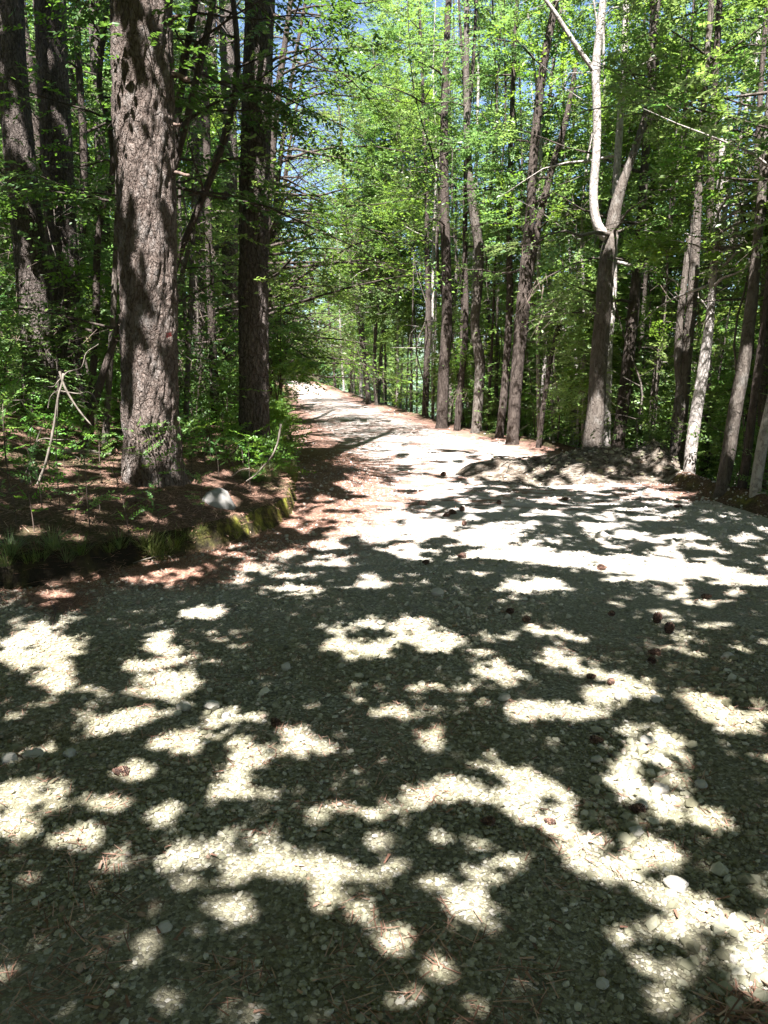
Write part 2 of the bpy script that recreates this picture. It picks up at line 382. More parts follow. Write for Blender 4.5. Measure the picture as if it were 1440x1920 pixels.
ys = np.concatenate([np.arange(-13, 1, .5), np.arange(1, 9, .06), np.arange(9, 16, .12), np.arange(16, 40, .4), np.arange(40, 141, 2.0)])
def grid_faces(nr, nc):
    i = np.arange(nr-1)[:, None]*nc; j = np.arange(nc-1)[None, :]
    return np.stack([i+j, i+j+1, i+nc+j+1, i+nc+j], -1).reshape(-1, 4)
u = np.linspace(0, 1, 130)
Yg = np.repeat(ys[:, None], len(u), 1); Xg = xL(Yg)+(xR(Yg)-xL(Yg))*u
Vt = np.stack([Xg, Yg, z_track(Xg, Yg)], -1)
me = mesh_np('gravel_track', Vt, [grid_faces(len(ys), len(u))], [M['track']], smooth=True)
a = me.attributes.new('litter', 'FLOAT', 'POINT')
dl = Xg-xL(Yg)
lit_ = np.exp(-(dl/.75)**2)*np.interp(Yg, [4, 6, 9, 14, 30], [.45, .8, 1, .9, .5]) + .5*np.exp(-((xR(Yg)-Xg)/.5)**2)*(Yg > 9) + .34*sstep((Yg-7)/3)+ .12*fbm(Xg*1.6, Yg*1.1, 88)
lit_ = np.clip(lit_ + .25*((Yg > 9.0) & (Yg < 14))*np.clip(1-dl/2.2, 0, 1), 0, 1)
a.data.foreach_set('value', lit_.ravel().astype(np.float32))
tag(link('gravel_track', me), kind='structure')
ds = np.concatenate([np.arange(0, .36, .03), np.arange(.4, 1.2, .08), np.arange(1.3, 4, .2), np.arange(4.4, 10, .5), np.arange(11, 70, 2.5)])
for side, fn, nm in ((-1, z_left, 'forest_floor'), (1, z_right, 'forest_slope')):
    Yg2 = np.repeat(ys[:, None], len(ds), 1); e = xL(Yg2) if side < 0 else xR(Yg2)
    X2 = e+side*ds[None, :]; base = z_track(e, Yg2)
    V2 = np.stack([X2, Yg2, base+fn(X2, Yg2)], -1)
    f = grid_faces(len(ys), len(ds))
    if side < 0: f = f[:, ::-1]
    tag(link(nm, mesh_np(nm, V2, [f], [M['floor']], smooth=True)), kind='structure')
# distant wooded hills, seen only in the gaps
g = Geo()
th = np.linspace(-1.3, 1.3, 90)
rows = []
for rr, hh in ((260, -40), (330, -18), (420, 4), (520, 9), (640, -30)):
    rows.append(np.stack([rr*np.sin(th), rr*np.cos(th), hh+ (10*fbm(th*4+rr, th*0+rr, 3) if hh > -30 else 0*th)], -1))
g.add(np.concatenate(rows), grid_faces(5, 90)[:, ::-1])
tag(link('hills', g.mesh('hills', [M['hill']])), kind='structure')

# ------------------------------------------------------------------ which ground is sunlit in the photograph (gaps in the canopy)
E = [(70,1215,95,55),(95,1275,48,24),(305,1210,45,28),(265,1250,60,20),(330,1285,60,35),(240,1345,115,26,-10),(385,1145,50,22),(410,1185,22,10),(455,1338,55,18),
(345,1400,70,28),(470,1415,50,28),(565,1390,50,32),(255,1435,35,18),(440,1480,50,22),(505,1485,40,14),(155,1565,55,28),(200,1500,60,20),(310,1515,35,25),(20,1480,45,30),
(30,1540,45,40),(30,1635,28,10),(330,1595,50,14),(410,1600,60,15),(560,1625,160,28,6),(600,1665,50,48),(430,1695,70,28),(690,1640,70,22),(740,1750,40,34),(680,1710,40,24),
(870,1690,60,45),(830,1640,60,24),(310,1720,20,13),(775,1855,34,26),(835,1810,45,24),(720,1575,55,22),(640,1515,40,22),(620,1570,35,13),
(760,1180,60,30),(815,1205,45,28),(680,1170,50,16),(620,1180,30,12,30),(700,1225,50,12),(930,1192,50,9),(895,1215,40,10),(1030,1232,42,14),(1100,1255,70,15),(920,1265,50,14),(1020,1182,60,8),(1075,1197,60,11),
(660,1310,25,10),(720,1330,55,16),(870,1292,25,12),(805,1377,36,22),(930,1403,20,20),(1115,1295,30,20),(1010,1330,25,14),(1090,1325,60,9),(1220,1295,30,18),(1340,1325,45,32),(1370,1355,40,18),(1295,1300,25,14),(1415,1350,25,18),
(970,1450,100,22,12),(1005,1475,60,20),(835,1485,110,26,6),(995,1510,110,32,18),(1060,1560,70,28,20),(1120,1620,90,32,15),(1220,1600,65,42),(1260,1675,110,28,20),(1340,1715,50,25,30),
(1180,1360,15,10),(1235,1405,15,14),(1260,1445,40,26,40),(1200,1490,20,16),(1320,1530,38,38),(1415,1455,20,10),(1425,1655,30,30),(840,1570,60,18),(890,1582,40,14),(740,1620,40,24),(790,1660,50,18),(945,1655,26,12),
(1375,1780,15,15),(1250,1870,30,34),(1050,1885,38,18),(1420,1830,40,40),(1320,1805,80,24),(325,1860,30,18),(1000,1535,40,20),
# middle of the track
(735,985,125,30),(640,960,55,14),(620,1050,40,8),(760,1030,60,9),(900,1005,80,14),(960,1040,95,18),(1100,1048,150,16),(1260,1062,140,20),(1010,1095,85,18),(880,1075,40,7),(1390,1080,60,10),(1180,1085,60,9),(1330,1120,70,8),
(560,1095,50,7),(690,1100,60,7),(540,1040,28,7),(480,1070,40,6),(610,1020,40,10),(1240,1150,40,8),(1330,1165,60,8),(1160,1120,40,7),(1270,1200,50,8),(1400,1215,40,8),
(770,905,140,34),(730,860,130,24),(860,868,120,20),(960,846,70,14),(1110,905,160,10,3),(940,895,60,8),(1240,925,50,7),(690,945,80,12),(1130,985,50,5),(1250,1005,60,6),(1180,870,40,8),(1195,885,12,10),
(700,805,150,14),(640,775,120,11),(800,820,90,10),(600,748,80,8),(560,722,50,6),(690,770,60,8),(850,835,100,8),
# bank on the left
(290,935,60,8),(500,920,40,10),(545,945,14,30),(90,935,40,9),(260,975,40,7),(20,1000,25,14),(180,880,30,8),(420,930,30,20),(330,1075,40,8),(100,1120,40,12),(440,985,12,20),
]
SOFT = [(1270,1760,130,45),(420,1590,120,30),(200,1480,110,50),(90,1180,110,35),(330,1260,110,50),(860,1620,160,60),(740,1240,150,60),(1200,1760,60,30),(1230,1440,80,90,30),(660,1500,120,60),(400,1430,150,60),
(1040,1270,160,60),(560,1080,150,30),(1300,1060,180,50),(60,1530,100,70),(1000,950,300,40),(1340,1780,140,80),(1060,1330,140,40),(230,900,330,90),(300,1060,260,40),(900,970,420,60),(1250,990,200,40)]
def _ell_exact(px, py, lst):
    out = np.zeros(px.shape, bool)
    for e in lst:
        cx, cy_, rx, ry = e[:4]; a_ = math.radians(e[4]) if len(e) > 4 else 0
        dx = px-cx; dy = py-cy_
        X = (dx*math.cos(a_)+dy*math.sin(a_))/rx; Y = (-dx*math.sin(a_)+dy*math.cos(a_))/ry
        out |= (X*X+Y*Y) < 1
    return out
_XX, _YY = np.meshgrid(np.arange(-120, 1560, 2.0), np.arange(-120, 2040, 2.0)); _RAST = {}
def _ell(px, py, lst):
    key = hash(tuple(tuple(float(v) for v in e) for e in lst))
    if key not in _RAST: _RAST[key] = _ell_exact(_XX, _YY, lst)
    ix = np.round((px+120)/2).astype(int); iy = np.round((py+120)/2).astype(int); ok = (ix >= 0) & (ix < _XX.shape[1]) & (iy >= 0) & (iy < _XX.shape[0])
    return _RAST[key][np.clip(iy, 0, _XX.shape[0]-1), np.clip(ix, 0, _XX.shape[1]-1)] & ok
E_HALO = [(e_[0], e_[1], e_[2]*1.0, e_[3]*1.0)+tuple(e_[4:]) for e_ in E]
E_CORE = [(e_[0], e_[1], e_[2]*(.74 if e_[1] > 1090 else .94), e_[3]*(.74 if e_[1] > 1090 else .94))+tuple(e_[4:]) for e_ in E]
def keep_prob(C, far=.3):
    """C: leaf centres (n,3). How often a leaf may stand there, judged by the patch of ground its shadow falls on."""
    t = C[:, 2]/TS[2]
    G = C-TS[None, :]*t[:, None]; G[:, 2] = 0
    px, py = project(G)
    wx = 16*vn(G[:, 0]*5, G[:, 1]*5, 61)+10*vn(G[:, 0]*11, G[:, 1]*11, 63); wx = wx+9*vn(G[:, 0]*20, G[:, 1]*20, 73)*(py > 1100); wy = 8*vn(G[:, 0]*5, G[:, 1]*5, 62)+8*vn(G[:, 0]*11, G[:, 1]*11, 64)+6*vn(G[:, 0]*20, G[:, 1]*20, 74)*(py > 1100)
    px2 = px+wx; py2 = py+wy*np.clip((py-700)/500, .15, 1)
    inview = (G[:, 1] > 1.2) & (G[:, 1] < 130)
    on = inview & (px > -250) & (px < 1700) & ((G[:, 1] < 7) | (G[:, 0] < xR(G[:, 1])+.15))
    fl = fbm(G[:, 0]*6.5, G[:, 1]*5.0, 66, 2); f2 = vn(G[:, 0]*9, G[:, 1]*9, 67)
    k = np.where(on & (f2 > .72), .1, 1.0)
    soft = _ell(px2, py2, SOFT) & on
    k[soft] = np.where(fl[soft] > .17, .05, np.where(fl[soft] > .05, .35, 1.0))
    halo = _ell(px2, py2, E_HALO) & on & (G[:, 1] < 7.5)
    k[halo] = np.minimum(k[halo], np.where(fl[halo] > .05, .16, np.where(fl[halo] > -.2, .4, 1.0)))
    hit = _ell(px2, py2, E_CORE) & on
    mid = hit & (G[:, 1] > 7.5)
    k[hit] = np.where(vn(G[hit, 0]*14, G[hit, 1]*14, 69) > .86, .35, 0.0)
    k[mid] = np.maximum(k[mid], np.where(fbm(G[mid, 0]*3.2, G[mid, 1]*2.4, 75, 2) < -.42, .5, 0))
    l = xL(G[:, 1])-.2; r = xR(G[:, 1])+.3
    ft = on & (G[:, 1] > 15) & (G[:, 0] > l) & (G[:, 0] < r)
    nz = fbm(G[:, 0]*1.3, G[:, 1]*.7, 71)
    k[ft] = np.minimum(k[ft], np.where(nz[ft] > .17, .8, 0.04))
    return k

# things the sun reaches in the photograph: no leaf hangs on the line from them to the sun
HB = np.cross(TS, [0, 0, 1.0]); HB /= np.linalg.norm(HB); HC = np.cross(TS, HB)
HOLES = []
def sun_on(pts, r):
    for p in pts: HOLES.append((float(p@HB), float(p@HC), float(p@TS), r))
def line_px(pts, Y, n):
    P_ = np.array([at(x, y, Y) for x, y in pts]); t = np.linspace(0, len(P_)-1, n); i = np.minimum(t.astype(int), len(P_)-2); f = (t-i)[:, None]
    return P_[i]*(1-f)+P_[i+1]*f
sun_on(line_px([(1290, 914), (1306, 770), (1330, 600)], 10.5, 22), .17)
sun_on(line_px([(1146, 442), (1128, 435), (1117, 380), (1119, 200), (1130, 0)], 12.4, 40), .22)
sun_on(line_px([(1153, 395), (1165, 355)], 12.4, 5), .2)
sun_on(line_px([(1395, 690), (1372, 850)], 9.2, 8), .09)
sun_on(line_px([(1114, 800), (1112, 830)], 12.4, 3), .16)
sun_on(line_px([(71, 908), (97, 822), (117, 715)], 6.9, 12), .09)
sun_on(line_px([(112, 696), (172, 798)], 6.9, 8), .07)
sun_on([at(545, 950, 7.75), at(541, 970, 7.7), at(456, 990, 7.1), at(180, 850, 9.0), at(150, 848, 9.0), at(515, 830, 7.9)], .11)
_r = random.Random(23)  # also random shafts, opened through the leaves to brighten the wood
sun_on([at(470, 600, 10.2), at(488, 560, 10.2), at(468, 380, 10.2), at(484, 330, 10.2), at(476, 180, 10.2), at(490, 120, 10.2), at(466, 700, 10.2)], .14)
for _ in range(9): sun_on([np.array([_r.uniform(4.2, 11), _r.uniform(11, 21), _r.uniform(-.5, 3)])], _r.uniform(.4, .8))
for _ in range(6): sun_on([np.array([_r.uniform(.5, 6), _r.uniform(21, 34), _r.uniform(0, 3)])], _r.uniform(.5, .9))
for _ in range(20):
    y_ = _r.uniform(12.5, 30); sun_on([np.array([float(xR(y_))+_r.uniform(.3, 2.5), y_, _r.uniform(.3, 3)])], _r.uniform(.3, .5))
for _ in range(20): sun_on([np.array([_r.uniform(-9, -2.8), _r.uniform(9.5, 19), _r.uniform(.8, 4)])], _r.uniform(.4, .8))
def sunhole(C):
    a_ = C@HB; b_ = C@HC; t = C@TS; k = np.ones(len(C), bool)
    if 'm' not in _HG:
        m_ = np.zeros((640, 640), bool)
        for ha, hb_, ht, r in HOLES: m_[max(0, int((ha-r+80)*4)):int((ha+r+80)*4)+2, max(0, int((hb_-r+80)*4)):int((hb_+r+80)*4)+2] = True
        _HG['m'] = m_
    near_ = np.where(_HG['m'][np.clip(((a_+80)*4).astype(int), 0, 639), np.clip(((b_+80)*4).astype(int), 0, 639)])[0]
    if not len(near_): return k
    a_, b_, t = a_[near_], b_[near_], t[near_]; kk_ = np.ones(len(near_), bool)
    for ha, hb_, ht, r in HOLES: kk_ &= ~(((a_-ha)**2+(b_-hb_)**2 < r*r) & (t > ht+.35))
    k[near_] = kk_; return k
_HG = {}
WINDOWS = []                                    # open gaps in the foliage through which the big trunks show
def window(pts, Y):
    for (x0, y0, w0), (x1, y1, w1) in zip(pts[:-1], pts[1:]):
        n_ = max(1, int(abs(y1-y0)/35))
        for q in range(n_):
            t = (q+.5)/n_; WINDOWS.append((x0+(x1-x0)*t, y0+(y1-y0)*t, .62*(w0+(w1-w0)*t)+5, 26, Y))
def seen(O):
    px, py = project(O)
    if 'w' not in _HG:
        w_ = np.zeros(_XX.shape)
        for cx, cy_, rx, ry, Y in WINDOWS: w_ = np.where(((_XX-cx)/rx)**2+((_YY-cy_)/ry)**2 < 1, np.maximum(w_, Y), w_)
        _HG['w'] = w_
    ix = np.round((px+120)/2).astype(int); iy = np.round((py+120)/2).astype(int); ok = (ix >= 0) & (ix < _XX.shape[1]) & (iy >= 0) & (iy < _XX.shape[0])
    return ~(ok & (O[:, 1] < _HG['w'][np.clip(iy, 0, _XX.shape[0]-1), np.clip(ix, 0, _XX.shape[1]-1)]+.25))
window([(961, 830, 28), (974, 650, 28), (986, 500, 30), (1000, 300, 19), (1018, 130, 17), (1040, 10, 15)], 15.8)
window([(1000, 470, 15), (1034, 320, 12), (1066, 200, 9)], 15.8)
window([(828, 802, 26), (838, 600, 23), (834, 415, 20)], 19.8)
window([(893, 812, 24), (900, 680, 24), (890, 600, 20), (898, 470, 20), (884, 390, 16)], 18.4)
window([(1110, 842, 44), (1133, 560, 36), (1147, 440, 30)], 12.4)
window([(1130, 438, 24), (1117, 390, 20), (1119, 200, 17), (1131, 0, 14)], 12.4)
window([(1153, 395, 22), (1176, 320, 15), (1212, 205, 10)], 12.4); window([(1226, 150, 11), (1221, 90, 11), (1236, -10, 8)], 12.7)
window([(1267, 892, 34), (1283, 705, 30), (1306, 420, 18), (1312, 330, 14)], 11.4); window([(1274, 700, 15), (1276, 560, 13)], 11.4)
window([(1290, 914, 26), (1316, 710, 25), (1330, 620, 22)], 10.5); window([(1352, 934, 30), (1394, 690, 28), (1404, 610, 26)], 9.2)
window([(1158, 838, 28), (1180, 660, 26), (1194, 510, 22)], 13.2); window([(690, 752, 11), (668, 570, 9), (655, 490, 8)], 33); window([(797, 780, 15), (802, 540, 12)], 24); window([(936, 820, 18), (955, 500, 13)], 17.2)

# ------------------------------------------------------------------ leaves
def leaf_tpl(K):
    if K == 4: return np.array([[0, 0, 0], [-.5, .45, .10], [0, 1, -.10], [.5, .45, .10]]), np.array([[0, 3, 2], [0, 2, 1]])
    return (np.array([[0, 0, 0], [-.42, .28, .07], [-.40, .62, .06], [0, 1, -.14], [.40, .62, .06], [.42, .28, .07]]),
            np.array([[0, 5, 4], [0, 4, 3], [0, 3, 2], [0, 2, 1]]))
def spray_tpl(K, n, L, ll, lw, r, flat=.35):
    base, _ = leaf_tpl(K); out = []
    for i in range(n):
        t = .12+.88*(i+.5)/n; side = -1 if i % 2 else 1
        ang = side*math.radians(r.uniform(35, 65)) if i < n-1 else 0
        s = r.uniform(.75, 1.1)*(1-.25*t)
        P = base*np.array([lw, ll, lw])*s
        tl = r.uniform(-flat, flat); rl = r.uniform(-flat, flat)*1.5
        Rx = np.array(Matrix.Rotation(tl, 3, 'X')); Ry = np.array(Matrix.Rotation(rl, 3, 'Y')); Rz = np.array(Matrix.Rotation(-ang, 3, 'Z'))
        P = P @ (Rz@Rx@Ry).T + np.array([0, t*L, -.10*L*t*t])
        out.append(P)
    return np.array(out)
rs = random.Random(5)
TPL4 = [spray_tpl(4, 15, .48, .085, .050, rs) for _ in range(6)]
TPL6 = [spray_tpl(6, 15, .46, .082, .046, rs) for _ in range(6)]
TPLB = [spray_tpl(4, 11, .50, .13, .085, rs) for _ in range(5)]
def needle_tpl(r):
    out = []
    for i in range(26):
        t = r.uniform(.0, 1); a_ = r.uniform(0, 2*math.pi); sp = r.uniform(.35, 1.0)
        d = np.array([math.cos(a_)*sp, 1.0, math.sin(a_)*sp]); d /= np.linalg.norm(d)
        s = np.cross(d, [r.random()-.5, .1, r.random()-.5]); s /= np.linalg.norm(s)+1e-6
        o = np.array([0, t*.22, 0]); l = r.uniform(.09, .15)
        out.append([o, o+d*l*.5-s*.003, o+d*l, o+d*l*.5+s*.003])
    return np.array(out)
TPLN = [needle_tpl(rs) for _ in range(5)]
def place(O, D, U, S, tpls, gen):
    """sprays at O along D with normal U -> leaf array (n,K,3)"""
    y = D/np.linalg.norm(D, axis=1)[:, None]
    x = np.cross(y, U); x /= np.linalg.norm(x, axis=1)[:, None]+1e-9; z = np.cross(x, y)
    Rm = np.stack([x, y, z], -1)*S[:, None, None]
    pick = gen.integers(0, len(tpls), len(O)); out = []
    for k, tp in enumerate(tpls):
        m_ = pick == k
        if not m_.any(): continue
        v = np.einsum('sij,lkj->slki', Rm[m_], tp)+O[m_][:, None, None, :]
        out.append(v.reshape(-1, tp.shape[1], 3))
    return np.concatenate(out)
def leaves_geo(g, Lv, mi=0):
    if not len(Lv): return
    K = Lv.shape[1]; _, T = leaf_tpl(K)
    n = len(Lv); idx = (np.arange(n)*K)[:, None, None]+T[None]
    g.add(Lv.reshape(-1, 3), None, idx.reshape(-1, 3), mi)
def twigs_geo(g, O, D, S, mi, L=.42, wd=.004):
    y = D/np.linalg.norm(D, axis=1)[:, None]; x = np.cross(y, [0, 0, 1.0]); x /= np.linalg.norm(x, axis=1)[:, None]+1e-9
    e = O+y*(L*S)[:, None]+np.array([0, 0, -.035]); b = O-y*(.12*S)[:, None]
    V = np.stack([b-x*wd, b+x*wd, e+x*wd*.4, e-x*wd*.4], 1)
    i = (np.arange(len(O))*4)[:, None]
    g.add(V.reshape(-1, 3), i+np.arange(4)[None, :], None, mi)

def limbs_on(P, Rr, n, h0, h1, L, gen, bias=None, up=(.05, .6), droop=.12):
    """n limbs that leave trunk polyline P between heights h0 and h1 -> list of (points, radii)"""
    out = []; z = P[:, 2]
    for k in range(n):
        h = h0+(h1-h0)*((k+gen.random())/n)
        i = int(np.clip(np.searchsorted(z, h), 1, len(P)-1))
        o = P[i-1]+(P[i]-P[i-1])*np.clip((h-z[i-1])/max(z[i]-z[i-1], 1e-3), 0, 1)
        az = gen.uniform(0, 2*np.pi) if bias is None or gen.random() > bias[1] else bias[0]+gen.normal(0, .6)
        el = gen.uniform(*up); rel = (h-h0)/max(h1-h0, .1)
        l = L*(1-.55*rel)*gen.uniform(.6, 1.15)
        d = np.array([math.cos(az)*math.cos(el), math.sin(az)*math.cos(el), math.sin(el)])
        pts = [o]; c = o.copy()
        for s in range(5):
            d = d+gen.normal(0, .12, 3)+np.array([0, 0, -droop*.5]); d /= np.linalg.norm(d)
            c = c+d*l/5; pts.append(c.copy())
        r0 = min(.45*Rr[i], .008+.011*l)
        out.append((np.array(pts), np.linspace(r0, .003, 6)))
    return out
def sprays_on(limbs, per, gen, spread=.45, t0=.2, tilt=.3, perm=None):
    O = []; D = []
    for P, _ in limbs:
        L = np.linalg.norm(P[-1]-P[0]); n = max(3, int(per*L*(perm or 1)))
        t = gen.uniform(t0, 1.0, n)*5; i = np.minimum(t.astype(int), 4); f = (t-i)[:, None]
        o = P[i]*(1-f)+P[i+1]*f; d = P[i+1]-P[i]; d /= np.linalg.norm(d, axis=1)[:, None]
        s = np.cross(d, [0, 0, 1.0]); s /= np.linalg.norm(s, axis=1)[:, None]+1e-6
        sd = np.sign(gen.random(n)-.5)[:, None]; off = gen.random(n)[:, None]**1.3*spread
        o = o+s*sd*off+d*off*.5+np.stack([0*t, 0*t, gen.normal(-.03, .09, n)], -1)
        dd = d*gen.uniform(.3, 1, n)[:, None]+s*sd*gen.uniform(.3, 1, n)[:, None]+gen.normal(0, .15, (n, 3))+np.array([0, 0, -.12])
        O.append(o); D.append(dd)
    O = np.concatenate(O); D = np.concatenate(D)
    U = np.array([0, 0, 1.0])+gen.normal(0, tilt, O.shape)
    return O, D, U

TOPS = .12                                      # share of sprays kept above the frame; crowns thinned there to let sun in
def make_tree(name, label, group, P, Rr, bk, leaf, h0, h1, nl, L, per, seed, tpls=TPL4, scale=1.0, sides=10, rough=.10, extra=None, prune=True,
              bias=None, up=(.0, .55), twig=True, cat='tree', spread=.45, nseg=None, tilt=.3, view_clear=None):
    gen = np.random.default_rng(seed)
    P, Rr = smooth_path(P, Rr, nseg or max(12, int(len(P)*6)))
    base = P[0].copy()
    root = empty(name, base, label, cat, group)
    g = Geo(); tube(g, P, Rr, sides, 0, rough, seed)
    for ep, er in (extra or []):
        ep, er = smooth_path(ep, er, 26); tube(g, ep, er, max(8, sides-2), 0, rough, seed+3)
    src = [(P, Rr)]
    limbs = limbs_on(P, Rr, nl, h0, h1, L, gen, bias, up)
    for ep, er in (extra or []):
        q, qr = smooth_path(ep, er, 20)
        if q[-1, 2] > h0+1: limbs += limbs_on(q, qr, max(4, nl//3), max(h0, q[0, 2]+.6), q[-1, 2], L*.8, gen, bias, up)
    if prune is True: limbs = [l for l in limbs if (keep_prob(l[0]).mean() > .5 or gen.random() < .05) and (base[0] < 0 or (seen(l[0][2:]).mean() > .7 and sunhole(l[0][2:]).mean() > .7))]
    for lp, lr in limbs: tube(g, lp, lr, 5, 0, 0, cap=False)
    link('trunk', g.mesh('trunk', [bk], base), root)
    if per > 0 and limbs:
        O, D, U = sprays_on(limbs, per*1.45, gen, spread, tilt=tilt); cl = vn(O[:, 0]*.9+O[:, 2]*.5, O[:, 1]*.9-O[:, 2]*.6, 17)+.5*vn(O[:, 0]*2+O[:, 2], O[:, 1]*2, 18); kk = (cl > -.42) | (gen.random(len(O)) < .12); O, D, U = O[kk], D[kk], U[kk]; kk = (O[:, 2] < EYE+.44*O[:, 1]+.8) | (gen.random(len(O)) < (TOPS if base[0] < 3 else .04)); O, D, U = O[kk], D[kk], U[kk]; S = scale*gen.uniform(.75, 1.25, len(O))
        if view_clear is not None:
            px, py = project(O); kk = ~_ell(px, py, view_clear); O, D, U, S = O[kk], D[kk], U[kk], S[kk]
        Lv = place(O, D, U, S, tpls, gen)
        C = Lv.mean(1)
        if prune: kk = (gen.random(len(C)) < np.maximum(keep_prob(C), 0 if prune is True else prune)) & sunhole(C)
        else: kk = np.ones(len(C), bool)
        if prune and base[1] < 36 and base[0] > xL(base[1])+1: kk &= seen(C) | (gen.random(len(C)) < .12)
        Lv = Lv[kk]
        g = Geo(); leaves_geo(g, Lv, 0)
        if twig: twigs_geo(g, O, D, S, 1)
        link('crown', g.mesh('crown', [leaf, M['twig']], base, smooth=False), root)
    return root

def px_path(pts, Y, slope=0.0):
    """[(px, py, width_px)], distance Y of the base -> points and radii; slope moves it in depth per metre of height"""
    P = []; Rr = []
    for x, y, wd in pts:
        p = at(x, y, Y); z = p[2]; p = at(x, y, Y+slope*max(z, 0)); P.append(p); Rr.append(wd*.5*p[1]/F)
    return P, Rr
def grow(P, Rr, top, lean=0):
    P = list(P); Rr = list(Rr); d = P[-1]-P[-2]; d = d/np.linalg.norm(d); d = d*.5+np.array([lean, 0, .6]); d /= np.linalg.norm(d)
    while P[-1][2] < top:
        P.append(P[-1]+d*1.4); Rr.append(max(.012, Rr[-1]-(Rr[-1])*.13)); d = d+np.array([R.uniform(-.05, .05), R.uniform(-.05, .05), .05]); d /= np.linalg.norm(d)
    return P, Rr
def ground_base(P, Rr, flare=1.35):
    p = P[0].copy(); d = P[0]-P[1]; d /= np.linalg.norm(d)
    z = float(zg(p[0], p[1])); q = p.copy()
    if p[2] > z-.05: q = p+d*((p[2]-z+.12)/max(-d[2], .3))
    else: q = p+np.array([0, 0, -.05])
    return [q]+list(P), [Rr[0]*flare]+list(Rr)
def traced(pts, Y, slope=0.0, top=None, flare=1.3):
    P, Rr = px_path(pts, Y, slope); P, Rr = ground_base(P, Rr, flare)
    if top: P, Rr = grow(P, Rr, top)
    return P, Rr

# ------------------------------------------------------------------ pines on the left
def pine(label, pts, Y, top, seed, bk, sides=24, rough=.09, h0=6.5, nl=26, stubs=(), nseg=90, L=3.0, per=9, group=None, flare=1.25):
    P, Rr = traced(pts, Y, 0, None, flare); P, Rr = grow(P, Rr, top)
    Q, Qr = smooth_path(P, Rr, nseg); base = Q[0].copy()
    root = empty('pine_tree', base, label, 'tree', group)
    g = Geo(); tube(g, Q, Qr, sides, 0, rough, seed, 9, 4.5, plates=.016 if sides > 40 else 0)
    gen = np.random.default_rng(seed)
    limbs = limbs_on(Q, Qr, nl, h0, Q[-1, 2]-.3, L, gen, None, (-.15, .35), .1)
    for lp, lr in limbs: tube(g, lp, lr, 6, 0, 0, cap=False)
    tr = link('trunk', g.mesh('trunk', [bk], base), root)
    for (x, y, dx, dy, wd) in stubs:
        a0 = at(x, y, Y+.02); a1 = at(x+dx, y+dy, Y-.1)
        g = Geo(); tube(g, np.linspace(a0, a1, 5)+np.array([[0, 0, .004*((i*7) % 3)] for i in range(5)]), np.linspace(wd*.5*Y/F, wd*.32*Y/F, 5), 7, 0, .5, seed, 30, 20)
        link('branch_stub', g.mesh('branch_stub', [M['dead_dark']], base), tr)
    O, D, U = sprays_on(limbs, per, gen, .5, .25, .5); S = 1.5*gen.uniform(.8, 1.3, len(O))
    kk = (O[:, 2] < EYE+.44*O[:, 1]+.8) | (gen.random(len(O)) < .4); O, D, U, S = O[kk], D[kk], U[kk], S[kk]
    O2 = O+gen.normal(0, .14, O.shape)
    O = np.concatenate([O, O2]); D = np.concatenate([D, D+gen.normal(0, .4, D.shape)]); U = np.concatenate([U, U]); S = np.concatenate([S, S])
    Lv = place(O, D, U, S, TPLN, gen); C = Lv.mean(1); Lv = Lv[(gen.random(len(C)) < keep_prob(C)) & sunhole(C)]
    g = Geo(); leaves_geo(g, Lv); link('crown', g.mesh('crown', [M['needle']], base, False), root)
    return root
big = pine('stout pine with flaky sun-patched bark, rising from the bank behind the pale rock',
     [(288, 898, 114), (284, 820, 104), (280, 640, 102), (276, 420, 102), (271, 240, 104), (266, 60, 104), (263, -60, 102)], 7.75, 15, 101, M['pine_bark'], 170, .075,
     7.2, 26, [(318, 34, 40, -4, 9), (318, 138, 36, 12, 13), (316, 236, 22, -2, 7), (320, 322, 34, 8, 8), (254, 112, 4, 14, 12), (250, 250, -3, 14, 9)], 760, flare=1.18)
# small dab of red trail paint on the bark
g = Geo(); n = 9
pc = at(321, 629, 7.75); ctr = at(280, 629, 7.75); rv = .312
a0 = math.atan2(-.62, .75)
A = np.linspace(a0-.10, a0+.12, n); Z = np.linspace(-.022, .022, 5)
V = np.array([[ctr[0]+rv*math.cos(a_), ctr[1]+rv*math.sin(a_), pc[2]+z+.012*math.sin(9*a_)] for z in Z for a_ in A])
g.add(V, grid_faces(5, n)); link('paint_mark', g.mesh('paint_mark', [M['paint']], big.location), [c for c in big.children if c.name.startswith('trunk')][0])
pine('slimmer dark pine with deeply furrowed bark, standing beside the left edge of the track',
     [(478, 845, 62), (477, 780, 56), (475, 600, 54), (477, 380, 54), (482, 180, 52), (487, 20, 50), (489, -60, 50)], 10.4, 16, 102, M['pine_bark_dark'], 120, .08, 7.5, 24,
     [(500, 28, 30, 8, 8), (505, 118, 26, -14, 6)], 560)
pine('dark pine leaning slightly, outermost trunk at the left edge of the photo',
     [(78, 800, 62), (70, 640, 56), (52, 440, 54), (34, 260, 52), (20, 90, 50), (12, -40, 50)], 10.9, 15, 103, M['pine_bark_dark'], 48, .09, 7, 22, (), 200)
pine('dark pine with sunlit streaks, second trunk in from the left edge',
     [(128, 780, 62), (124, 640, 58), (114, 430, 54), (106, 260, 54), (97, 100, 52), (92, -40, 52)], 11.6, 15, 104, M['pine_bark_dark'], 48, .09, 7, 22, (), 200)
